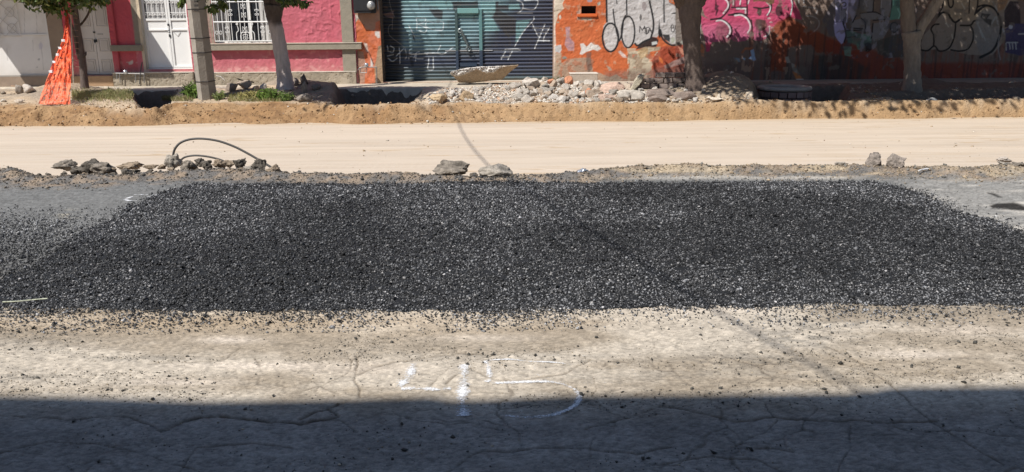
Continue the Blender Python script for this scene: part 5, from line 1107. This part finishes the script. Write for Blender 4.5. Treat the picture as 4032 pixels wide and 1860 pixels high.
limb('branch', [at_Y(2690, 10, Yt), at_Y(2660, -60, Yt-.3), at_Y(2600, -220, Yt-1)], [.16, .13, .06], T3, BK); limb('branch', [at_Y(2740, 10, Yt), at_Y(2790, -80, Yt-.2), at_Y(2900, -260, Yt-.8)], [.17, .13, .06], T3, BK)
leaf_mesh('crown', [(3.4, 15.2, 4.8, 2.9, 2.3, 1.1), (3.6, 17.2, 4.5, 2.0, 1.0, 1.0), (5.8, 15.8, 5.0, 2.0, 2.2, 1.0), (6.9, 17.9, 4.4, 1.3, 1.2, .9), (5.9, 18.2, 4.4, 1.0, .8, .7), (4.6, 18.7, 3.35, 1.9, .45, .22), (6.4, 18.6, 3.7, 1.2, .5, .35), (2.9, 15.6, 4.0, 1.3, 1.5, .7), (4.4, 18.15, 3.75, 2.3, .7, .33), (7.4, 18.2, 4.3, 1.0, .9, .7), (4.2, 13.7, 4.7, 2.6, 1.1, .8)], 66000, .15, T3)
T4 = empty('tree', (0, 0, 0), 'pale trunked tree forking low in front of the grey and beige graffiti', 'tree')
b = gpt(3592, 352); Yt = b[1]
P4 = (.26, .22, .18)
limb('trunk', [b+(0, 0, -.15), at_Y(3592, 320, Yt), at_Y(3592, 240, Yt), at_Y(3590, 170, Yt), at_Y(3588, 125, Yt)], [.24, .17, .16, .165, .19], T4, P4)
limb('branch', [at_Y(3585, 160, Yt), at_Y(3576, 90, Yt), at_Y(3572, 20, Yt-.05), at_Y(3560, -80, Yt-.2), at_Y(3540, -220, Yt-.6)], [.13, .14, .13, .11, .06], T4, (.2, .165, .135)); limb('branch', [at_Y(3604, 165, Yt), at_Y(3625, 105, Yt), at_Y(3655, 60, Yt), at_Y(3692, 0, Yt-.05), at_Y(3750, -100, Yt-.2)], [.10, .11, .115, .115, .08], T4, P4)
leaf_mesh('crown', [(9.6, 15.3, 4.9, 3.6, 2.5, 1.1), (9.6, 18.0, 4.6, 3.6, 1.3, 1.1), (12.8, 16.0, 5.0, 2.4, 3.0, 1.2), (7.2, 16.6, 5.2, 1.6, 2.2, .9), (12.5, 18.0, 4.6, 2.4, 1.3, 1.0), (8.8, 13.7, 4.7, 3.2, 1.1, .8)], 86000, .15, T4)

# ================================================================== POLE
b = gpt(817, 393); Yp = b[1]
_c, _s = math.cos(R(20)), math.sin(R(20)); PT = [(a*_c-b_*_s, a*_s+b_*_c) for a, b_ in [(-.18, .06), (-.10, -.09), (.045, -.05), (.185, .10), (.10, .24), (-.10, .24)]]
top = at_Y(770, 0, Yp); dvec = (top-b)/(top[2]-b[2])
PL = empty('utility_pole', (0, 0, 0), 'leaning square concrete utility pole in front of the white front door', 'pole')
mb = MB(); zs = np.linspace(-.3, 8.5, 120); V = []
for z in zs:
    k = 1-.022*z
    for (x, y) in PT:
        nz_ = .010*(fbm(np.array([x*9+z*3.1]), np.array([z*5.0+y*7]), 3, 401)[0]-.5)
        V.append((b[0]+dvec[0]*z+(x+nz_)*k, b[1]+dvec[1]*z+(y+nz_)*k, b[2]+z))
n = 6; mb.add(V, [(i*n+k, i*n+(k+1) % n, (i+1)*n+(k+1) % n, (i+1)*n+k) for i in range(len(zs)-1) for k in range(n)]+[tuple((len(zs)-1)*n+k for k in range(n))], (.31, .275, .23))
mb.build('shaft', mConcAttr, PL)
for (y0, y1) in ((2, 10), (18, 27), (40, 45), (-15, -8), (-35, -27)):
    pa = at_Y(766, y0, Yp-.125); pb = at_Y(778, y1, Yp-.125)
    mb = MB(); mb.box(pa[0]-.01, pb[0]+.01, Yp-.126, Yp-.105, pb[2], pa[2], (.05, .045, .04)); mb.build('step_hole', mConcAttr, PL)
for yy in (37, 151, 208, 322):
    q = at_Y(785, yy, Yp); z = q[2]-b[2]; k = 1-.022*z; mb = MB()
    ring = [(b[0]+dvec[0]*z+x*k*1.04, b[1]+dvec[1]*z+y*k*1.04, b[2]+z+.008*math.sin(5*x*20)) for (x, y) in PT]; mb.tube(ring+[ring[0]], .008, 5); mb.build('wire_band', mDark, PL)

# overhead service cable (its shadow crosses the sand and the near road)
SP = [(1760, 340, .2), (1800, 420, .1), (1820, 500, SANDZ), (1862, 590, SANDZ), (1920, 690, SANDZ), (2380, 960, .02), (2850, 1240, 0), (3200, 1430, 0), (3420, 1545, 0)]
Pw = []
S3 = np.array([at_z(a, b_, z) for a, b_, z in SP])
A_, B_ = S3[2], S3[7]; hA, hB = 6.2, 6.4
PA = A_-np.array([SX, SY, 0])*hA; PB = B_-np.array([SX, SY, 0])*hB; nrm = np.array([-(PB-PA)[1], (PB-PA)[0]]); nrm /= np.linalg.norm(nrm); dn = SX*nrm[0]+SY*nrm[1]
for s3 in S3:
    h = ((s3[:2]-PA[:2])@nrm)/dn; h = float(np.clip(h, 4.4, 7.4)); Pw.append((s3[0]-SX*h, s3[1]-SY*h, s3[2]+h))
Pw = np.array(Pw); print('cable heights', Pw[:, 2].round(2).tolist())
zf = np.polyfit(Pw[:, 1], Pw[:, 2], 2); xf = np.polyfit(Pw[:, 1], Pw[:, 0], 1)
ysw = np.linspace(-1.2, 20.2, 60); W3 = np.stack([np.polyval(xf, ysw), ysw, np.polyval(zf, ysw)], -1); print('cable', W3[0], W3[30], W3[-1])
mb = MB(); mb.tube(W3, .0125, 6); mb.build('overhead_cable', mDark, label='black service cable crossing above the street, seen only as a thin shadow on the sand', cat='cable')

# ================================================================== NET
NT = empty('safety_net', (0, 0, 0), 'orange plastic safety netting hanging in a fan from the slender tree to the bank', 'safety net')
nr, nc = 150, 60; V = []; Al = []
gl, gr_ = gpt(150, 410), gpt(275, 414)
for i in range(nr):
    t = i/(nr-1)
    for j in range(nc):
        s_ = j/(nc-1); y_ = 40+(412-40)*t
        lx = np.interp(y_, [40, 110, 160, 220, 290, 412], [256, 254, 246, 219, 192, 150]); rx_ = np.interp(y_, [40, 110, 160, 230, 412], [266, 272, 278, 281, 277])
        Yn = np.interp(t, [0, 1], [17.4, (gl[1]+gr_[1])/2-.05]); wr = (.06+.05*t)*(fbm(np.array([s_*7.0+t*1.5]), np.array([t*9.0]), 4, 501)[0]-.5)*2+.010*math.sin(s_*30+5*math.sin(t*6))
        p = at_Y(lx+(rx_-lx)*s_+5*(fbm(np.array([s_*5.0]), np.array([t*12.0]), 3, 502)[0]-.5), y_+6*(fbm(np.array([s_*9.0]), np.array([t*3.0]), 3, 503)[0]-.5)*t, Yn+wr); V.append(p)
        Al.append(.97-.07*t*t-.12*(j in (0, nc-1)))
V = np.array(V); cN = np.tile(np.array([.82, .10, .022]), (len(V), 1)); n_ = fbm(V[:, 0]*14, V[:, 2]*9, 3, 504); cN = cN*(1-.35*sstep(.5, .7, n_)[:, None])+np.array([.85, .35, .18])*(.45*sstep(.5, .7, n_))[:, None]
mesh_obj('mesh_sheet', V, grid_faces(nr, nc), mNet, NT, cols=cN, alpha=np.array(Al), smooth=True)
mb = MB(); mb.tube(spline([at_Y(262, 20, 17.4), at_Y(264, 60, 17.38), at_Y(270, 120, 17.2)], 12), .012, 6); mb.build('rope', mNet, NT)
bpy.data.objects['rope'].data.materials[0] = M('red_rope', c=(.5, .04, .02))
for (a, b_) in [(250, 160), (236, 190), (226, 216), (213, 245), (200, 283)]:
    Yn = np.interp((b_-40)/372, [0, 1], [17.4, (gl[1]+gr_[1])/2]); q = at_Y(a, b_, Yn-.12); mb = MB(); mb.box(q[0]-.03, q[0]+.03, q[1]-.01, q[1]+.01, q[2]-.022, q[2]+.022, (.8, .8, .8), jit=.008); mb.build('tape_tag', mMetalW, NT)
mb = MB()
for k in range(9):
    y_ = 70+k*24; q = at_Y(278, y_, 17.45); r_ = at_Y(304+k*1.5, y_+3, 17.5); mb.tube([q, r_], .006, 5, (.35, .22, .16))
mb.tube([at_Y(279, 60, 17.45), at_Y(290, 330, 17.45)], .012, 6, (.5, .42, .33)); mb.build('tie_ladder', mStone, NT)

# ================================================================== PLANTS
def weed(px, py, wpx, hpx, n, label, cbase=(.10, .16, .03), name='weed'):
    b = gpt(px, py); k = b[1]/FPX; V = []; F = []; cs = []
    for i in range(n):
        x = b[0]+rng.normal(0, wpx*.25)*k; y = b[1]+rng.normal(0, .08); z = float(Hverge(x, y)); h = hpx*k*rng.uniform(.4, 1.1); lean = rng.normal(0, .35, 2)*h; wdt = rng.uniform(.006, .014)
        a = rng.uniform(0, math.pi); dx, dy = math.cos(a)*wdt, math.sin(a)*wdt; o = len(V)
        V += [(x-dx, y-dy, z), (x+dx, y+dy, z), (x+lean[0]*.4+dx*1.3, y+lean[1]*.4+dy*1.3, z+h*.6), (x+lean[0]*.4-dx*1.3, y+lean[1]*.4-dy*1.3, z+h*.6), (x+lean[0], y+lean[1], z+h)]
        F += [(o, o+1, o+2, o+3), (o+3, o+2, o+4)]; c = np.array(cbase)*rng.uniform(.6, 1.5); cs += [c]*5
        for q in range(3):
            t = rng.uniform(.3, 1); cx, cy, cz = x+lean[0]*t, y+lean[1]*t, z+h*t; a2 = rng.uniform(0, 6.28); l = rng.uniform(.03, .06); o = len(V)
            V += [(cx, cy, cz), (cx+math.cos(a2)*l*.5-.01, cy+math.sin(a2)*l*.5, cz+.02), (cx+math.cos(a2)*l, cy+math.sin(a2)*l, cz+.005), (cx+math.cos(a2)*l*.5+.01, cy+math.sin(a2)*l*.5, cz-.01)]; F += [(o, o+1, o+2, o+3)]; cs += [c*1.2]*4
    return mesh_obj(name, V, F, mLeaf, cols=np.array(cs), label=label, cat='plant')
weed(768, 386, 52, 55, 170, 'bushy green weed at the left foot of the concrete pole')
weed(868, 392, 26, 30, 40, 'thin weed growing just right of the concrete pole base', (.13, .16, .05))
weed(1060, 392, 70, 42, 190, 'leafy green weed on the bank top left of the forked tree')
weed(1130, 396, 44, 26, 100, 'low green weed on the bank top at the foot of the forked tree', (.09, .13, .03))
weed(985, 392, 56, 30, 150, 'straggly yellowish weed on the bank top between pole and forked tree', (.25, .22, .08))
weed(2205, 316, 26, 24, 50, 'small weed at the wall corner right of the shutter', (.08, .10, .03))
V = []; F = []; cs = []
for i in range(5200):
    k = rng.random()
    if k < .6: p_ = (rng.uniform(285, 525), 378+rng.normal(0, 10)); 
    elif k < .9: p_ = (rng.uniform(900, 1110), rng.uniform(375, 402))
    else: p_ = (rng.uniform(640, 760), rng.uniform(385, 400))
    x, y, z = gpt(*p_); h = rng.uniform(.03, .10); l = rng.normal(0, .03, 2)-np.array([0, .02]); wdt = .006; o = len(V)
    V += [(x-wdt, y, z-.01), (x+wdt, y, z-.01), (x+l[0], y+l[1], z+h)]; F.append((o, o+1, o+2)); c = np.array((.22, .24, .08) if rng.random() < .5 else (.32, .27, .13))*rng.uniform(.6, 1.3); cs += [c]*3
mesh_obj('grass', V, F, mLeaf, cols=np.array(cs), kind='stuff', label='short dry and green grass on the mounds along the bank top', cat='grass')

# ================================================================== RUBBLE
HG = 'broken concrete lumps in the rubble heap'
def chunk(px0, px1, py0, py1, colr, label, seed, group=None, name='rubble_lump', cat='rubble', depth=.9, rough=.09, rotz=0, sink=.15, pl=12):
    b = gpt((px0+px1)/2, py1); k = b[1]/FPX; wdt = (px1-px0)*k; hgt = (py1-py0)*k
    V, F, bb = rock_mesh(seed, 3 if wdt < .3 else 4, pl, rough); V = V*np.array([wdt/2, wdt*depth/2, hgt*(1+sink)/2])
    o = mesh_obj(name, V, F, mStone, cols=np.clip(np.array(colr)[None]*(1+.8*bb[:, None]), .01, .85), label=label, cat=cat, group=group)
    o.location = b+np.array([0, wdt*depth*.3, hgt*(1-sink)/2]); o.rotation_euler = (0, rotz, 0); return o
PW = (.53, .47, .40); PB_ = (.42, .33, .25); PO = (.52, .24, .14); PG = (.38, .34, .29)
KN = [(2053, 2133, 312, 352, PW, 'large pale slab lump near the top of the heap below the shutter corner'), (2165, 2196, 316, 352, PB_, 'upright brown faced lump below the right end of the shutter'), (2124, 2158, 297, 322, PW, 'white jagged lump on the crest of the heap by the shutter corner'),
      (2154, 2183, 312, 336, PO, 'orange painted lump on the heap crest below the shutter corner'), (2020, 2050, 322, 344, PB_, 'dark faced lump left of the large pale slab lump'), (2059, 2089, 352, 396, PG, 'tall grey brown lump in the middle of the heap'), (2098, 2120, 350, 376, PW, 'small white upright lump right of the tall grey brown one'),
      (2219, 2257, 299, 333, PO, 'brick and plaster lump leaning on the left end of the beam block'), (2256, 2281, 320, 344, PW, 'white rounded lump in front of the beam block'), (2339, 2365, 318, 354, PW, 'white upright lump at the right end of the beam block'), (2305, 2333, 348, 371, PO, 'terracotta lump below the beam block'),
      (2251, 2278, 358, 390, PG, 'grey pointed lump low in the heap under the beam block'), (2283, 2309, 360, 386, PW, 'white lump low in the heap beside the terracotta one'), (2433, 2480, 380, 424, PG, 'grey white block standing at the bank edge, left one of two'), (2482, 2541, 384, 428, PG, 'squared grey block at the bank edge, right one of two'),
      (2364, 2466, 327, 368, (.52, .37, .29), 'wide pinkish broken plaster slab right of the beam block'), (2358, 2432, 370, 398, (.46, .34, .27), 'flat pinkish slab below the wide plaster slab'), (2430, 2540, 358, 382, (.5, .45, .38), 'flat pale slab lying above the two standing grey blocks'),
      (1804, 1868, 402, 440, (.36, .26, .16), 'brown stone half buried in the cut bank below the heap'), (1690, 1762, 372, 408, (.50, .38, .24), 'smooth sand coloured boulder at the left end of the heap'),
      (1180, 1212, 290, 335, (.2, .16, .13), 'pointed boulder on top of the shaded mound by the forked tree'), (1185, 1210, 322, 368, (.3, .25, .2), 'leaning grey slab on the shaded mound by the forked tree'), (1130, 1175, 308, 340, (.28, .23, .19), 'grey brown boulder against the forked tree trunk'), (1165, 1225, 372, 402, (.26, .22, .18), 'half buried boulder low on the shaded mound by the forked tree'), (1225, 1262, 330, 356, (.22, .18, .15), 'small boulder at the right of the shaded mound by the forked tree'),
      (60, 90, 335, 372, (.3, .26, .22), 'dark edged upright stone left of the orange net'), (86, 130, 333, 370, (.5, .44, .38), 'pale flat stone beside the dark upright one left of the orange net'), (55, 88, 392, 408, (.5, .42, .33), 'small pale stone at the bank edge left of the net'), (38, 64, 333, 347, (.33, .22, .15), 'small brown stone at the far left under the white gate'), (0, 22, 392, 402, (.5, .45, .38), 'flat pale stone at the left picture edge on the bank top'),
      (930, 985, 318, 352, (.36, .29, .23), 'brown rock in the shade right of the pole'), (856, 888, 300, 340, (.3, .24, .2), 'tall dark rock right behind the pole'), (880, 935, 328, 362, (.26, .21, .17), 'long dark rock right of the pole'), (1022, 1050, 330, 358, (.55, .5, .44), 'whitish stone among the weeds left of the forked tree'), (985, 1020, 338, 362, (.3, .24, .19), 'brown stone among the weeds right of the pole'),
      (2780, 2850, 392, 412, (.6, .52, .42), 'pale stone at the foot of the shaded soil heap'), (2822, 2840, 370, 392, (.5, .44, .36), 'small pale stone on the sunlit rim of the shaded soil heap'), (2880, 2915, 396, 420, (.45, .37, .28), 'brownish stone at the foot of the shaded soil heap'), (2935, 2962, 404, 436, (.62, .52, .40), 'sandy upright lump on the bank right of the soil heap'), (3985, 4018, 405, 418, (.5, .4, .28), 'tan rounded stone on the bank rim at the far right'), (3655, 3695, 392, 406, (.35, .36, .36), 'small grey stone on the bank rim right of the forking pale tree')]
for i, (a, b_, c, d, cc, lab) in enumerate(KN): chunk(a, b_, c, d, cc, lab, 1000+i*13)
# the rest of the heap: lumps nothing tells apart
tmpl = []
for i in range(14):
    V, F, bb = rock_mesh(3000+i*11, 3, 11, .12); cc = [PW, PW, (.60, .55, .49), PG, PB_, PW, (.46, .37, .28), PB_][i % 8]
    tmpl.append((V, F, np.clip(np.array(cc)[None]*(1+.8*bb[:, None]), .01, .85)))
src = []
cnt = 0
for i in range(232):
    if i < 190:
        px = rng.uniform(1700, 2480); lo = np.interp(px, [1700, 1800, 1950, 2100, 2300, 2480], [372, 350, 338, 318, 328, 366]); py = rng.uniform(lo, 408)
        s_ = rng.uniform(12, 30)*(1.0 if px < 2000 else 1.5)
    elif i < 222: px = rng.uniform(2480, 2770); py = rng.uniform(340, 408); s_ = rng.uniform(12, 30)
    else: px = rng.uniform(2780, 2990); py = rng.uniform(385, 430); s_ = rng.uniform(8, 20)
    b = gpt(px, py); k = b[1]/FPX; t = i % 14
    lab = 'pale broken concrete lump in the rubble heap before the shutter and orange wall' if i < 190 else ('rubble lump in the shade around the thick dark trunk' if i < 222 else 'small stone on the rim of the shaded soil heap')
    if i < 14:
        V, F, c_ = tmpl[t]; o = mesh_obj('rubble_lump', V, F, mStone, cols=c_); src.append(o)
    else:
        o = src[t].copy(); col.objects.link(o)
    tag(o, lab, 'rubble', HG if i < 190 else ('rubble lumps round the thick trunk' if i < 222 else 'stones on the soil heap rim'))
    w_ = s_*k/2; o.scale = (w_, w_*rng.uniform(.7, 1.1), w_*rng.uniform(.45, .9)); o.rotation_euler = (rng.uniform(-.5, .5), rng.uniform(-.5, .5), rng.uniform(0, 6.3)); o.location = b+np.array([0, 0, w_*.35])
N = 5200
px = rng.uniform(1690, 2560, N); lo = np.interp(px, [1700, 1800, 1950, 2100, 2300, 2560], [370, 348, 338, 316, 326, 366]); py = lo+(412-lo)*rng.random(N)
P = np.array([gpt(a, b_) for a, b_ in zip(px, py)])
S = np.minimum(.020*np.exp(rng.normal(0, .5, N)), .06)
bits('rubble_debris', P+np.array([0, 0, .008]), S, rcol(N, (.60, .55, .48), .3, (.45, .3, .2), .2), mStone, label='small pale rubble and plaster crumbs filling the heap', cat='debris')

# big tilted slab on the heap
def c9(x, y): return (1700+x/2.862, 230+y/2.862)
YSL = 19.4
SLB = empty('concrete_slab', (0, 0, 0), 'large tilted broken concrete slab balanced on the rubble before the shutter', 'slab')
up = np.array(L(c9, [(203, 170), (225, 150), (300, 128), (430, 108), (560, 97), (760, 92), (900, 84), (975, 78)])); lw = np.array(L(c9, [(203, 178), (240, 218), (300, 284), (430, 290), (640, 264), (790, 252), (840, 205), (885, 160), (975, 92)]))
bd = np.array(L(c9, [(200, 205), (300, 200), (360, 188), (430, 150), (500, 122), (545, 140), (620, 172), (700, 160), (770, 108), (830, 84), (980, 60)]))
nu, nv, nb_ = 110, 30, 16; us = np.linspace(up[0, 0], up[-1, 0], nu); V = np.zeros((nv+nb_, nu, 3)); CS = np.zeros((nv+nb_, nu, 3))
for i, x_ in enumerate(us):
    yu, yl = np.interp(x_, up[:, 0], up[:, 1]), np.interp(x_, lw[:, 0], lw[:, 1]); yb_ = np.interp(x_, bd[:, 0], bd[:, 1])
    for j in range(nv+nb_):
        v = min(j, nv-1)/(nv-1); y_ = yl+(yu-yl)*v; n_ = fbm(np.array([x_*.12]), np.array([y_*.16+j*.05]), 4, 601)[0]-.5; n2_ = fbm(np.array([x_*.5]), np.array([y_*.5]), 2, 602)[0]-.5
        top_ = sstep(3, -3, y_-yb_+10*n_); back = max(0, j-nv+1)/nb_*.55
        p = at_Y(x_+2*n2_, y_+1.2*n2_, YSL); p = p+np.array([0, .26*(1-v)**1.3*(1-.5*top_)-.12*n_*top_-.05*n2_*(.3+top_)+back, -.03*back+.03*n_*(back > 0)]); V[j, i] = p
        CS[j, i] = np.array([.36, .275, .19])*(1-top_)+np.array([.62, .58, .53])*top_*(1+.6*n2_)+(0 if j < nv else np.array([.03, .03, .03]))
mesh_obj('broken_face', V.reshape(-1, 3), grid_faces(nv+nb_, nu), mStone, SLB, cols=np.clip(CS, .05, .8).reshape(-1, 3))
mb = MB(); q0, q1 = at_Y(us[0]+10, 318, YSL), at_Y(us[-1]-40, 300, YSL)
mb.prism([(V[nv, k, 0], V[nv, k, 2]-.02) for k in (4, 40, 80, 104)]+[(V[0, k, 0], V[0, k, 2]+.02) for k in (92, 60, 20, 8)], 'y', YSL+.30, YSL+.52, (.34, .28, .2)); mb.build('core', mConcAttr, SLB)
# beam block, leaning stone
bq = at_Y(2245, 327, 19.3); bq2 = at_Y(2353, 327, 19.3); tq = at_Y(2300, 292, 19.3)
mb = MB(); mb.box(bq[0], bq2[0], 19.3, 19.62, bq[2]-.05, tq[2], (.40, .34, .28), jit=.012); mb.box(bq[0]-.01, bq2[0]+.01, 19.28, 19.64, tq[2]+.001, tq[2]+.022, (.62, .57, .5), jit=.004)
mb.build('beam_block', mConcAttr, bevel=.012, label='flat topped grey beam block lying on the heap against the orange wall', cat='block')
ls = chunk(2470, 2538, 288, 362, (.42, .37, .28), 'mossy slab leaning to the right against the broken orange wall', 1777, name='leaning_slab', depth=.35, pl=14)
ls.scale = (.40, 1, 1.12); ls.rotation_euler = (0, R(38), 0)
# remains of a brick wall in the shade
mb = MB(); b = gpt(2640, 348)
for r_ in range(3):
    for k in range(9 if r_ < 2 else 5):
        x = b[0]-.78+k*.185+(.09 if r_ % 2 else 0)+(0.5 if r_ == 2 else 0); z = b[2]+r_*.105
        mb.box(x, x+.17, b[1]-.02, b[1]+.16, z, z+.09, np.array([.24, .19, .165])*rng.uniform(.7, 1.15), jit=.01)
mb.build('brick_wall_stub', mConcAttr, bevel=.008, label='low remains of a grey brick wall in the shade left of the thick trunk', cat='wall')
for i, (a, b_, c, d, lab) in enumerate([(2545, 2660, 352, 384, 'long flat shaded slab below the brick wall remains'), (2650, 2745, 362, 398, 'brownish shaded slab in front of the thick trunk'), (2545, 2640, 392, 420, 'low shaded block at the bank edge right of the squared grey block')]): chunk(a, b_, c, d, (.24, .19, .16), lab, 1900+i*7, name='rubble_slab', cat='slab', depth=.5, rough=.05)
# brick manhole shaft
MH = empty('manhole_shaft', (0, 0, 0), 'round brick manhole shaft with a concrete rim standing in the shaded trench', 'manhole')
rad = .55; cy = 16.95; b = np.array([at_Y(3115, 380, 16.5)[0], 16.4, 0]); b[2] = float(Hverge(b[0], 16.6))-.03; zt0 = at_Y(3110, 350, 16.5)[2]
mb = MB(); nb = 20; rows = 4; hz = (zt0-b[2]-.06)/rows
for r_ in range(rows):
    for k in range(nb):
        a0 = 2*math.pi*(k+.5*(r_ % 2))/nb; a1 = a0+2*math.pi/nb*.86; pts = []
        for a in (a0, a1):
            for rr in (rad-.12, rad): pts.append((b[0]+rr*math.cos(a), cy+rr*math.sin(a)))
        z0 = b[2]+r_*hz; Vb = [(p[0], p[1], z) for z in (z0, z0+hz*.85) for p in pts]
        mb.add(Vb, [(0, 2, 3, 1), (4, 5, 7, 6), (0, 1, 5, 4), (2, 6, 7, 3), (0, 4, 6, 2), (1, 3, 7, 5)], np.array([.24, .17, .15])*rng.uniform(.7, 1.3))
mb.build('brick_ring', mConcAttr, MH)
mb = MB(); t = np.linspace(0, 2*np.pi, 40); mb.tube(np.stack([b[0]+(rad-.05)*np.cos(t), cy+(rad-.05)*np.sin(t), 0*t+zt0-.02], -1), .045, 8, (.34, .31, .28), cap=False, rough=.05); mb.build('rim', mConcAttr, MH, smooth=True)
mb = MB(); mb.tube([(b[0], cy, zt0-.10), (b[0], cy, zt0-.04)], [rad-.08, rad-.08], 30, (.3, .28, .25)); mb.build('cover', mConcAttr, MH)
# branches and stick scraps behind the pole
for pts, lab in (([(935, 311), (960, 318), (1000, 325)], 'dark stick leaning over the rocks right of the pole'), ([(852, 300), (870, 304), (885, 318)], 'curved pale root arching beside the pole')):
    b = gpt(950, 350); P = np.array([at_Y(a, b_, b[1]) for a, b_ in pts]); mb = MB(); mb.tube(spline(P, 12), .014, 6, (.06, .05, .045) if 'dark' in lab else (.55, .5, .44)); mb.build('branch_scrap', mStone, label=lab, cat='stick')

# ================================================================== BUILDING BEHIND THE CAMERA (throws the shade over the near road)
YB = -1.3
SH = [(-900, 1556), (0, 1557), (330, 1563), (850, 1580), (1300, 1571), (1707, 1561), (1790, 1575), (1952, 1571), (2251, 1554), (2576, 1552), (3347, 1546), (3440, 1535), (3500, 1524), (4032, 1520), (4900, 1512)]
prof = []
for a, b_ in SH:
    s3 = at_z(a, b_, 0); h = (s3[1]-YB)/SY; prof.append((s3[0]-SX*h, h))
prof = sorted(prof); hs = [p[1] for p in prof]
prof = [(-30, hs[0])]+prof+[(24, hs[-1])]
BB = empty('house', (0, 0, 0), 'cream two storey house on the near side whose roofline shades the foreground', 'house')
mb = MB(); poly = prof+[(24, -.05), (-30, -.05)]
mb.prism(poly, 'y', YB, YB-.35, (.34, .37, .42)); mb.build('wall', mConcAttr, BB)
mb = MB(); mb.box(-30, 24, YB-9, YB-.36, -.05, min(hs)-.3, (.4, .36, .3)); mb.build('body', mConcAttr, BB)
for k in range(7):
    x = -20+k*6.2
    mb = MB(); mb.box(x, x+1.4, YB, YB+.05, 4.6, 6.2, (.5, .45, .4)); w_ = mb.build('window', mConcAttr, BB); mb = MB(); mb.box(x+.1, x+1.3, YB+.051, YB+.06, 4.7, 6.1); mb.build('pane', mGlass, w_)
    mb = MB(); mb.box(x+.1, x+1.2, YB, YB+.06, .1, 2.3, (.2, .12, .08)); mb.build('door', mConcAttr, BB)
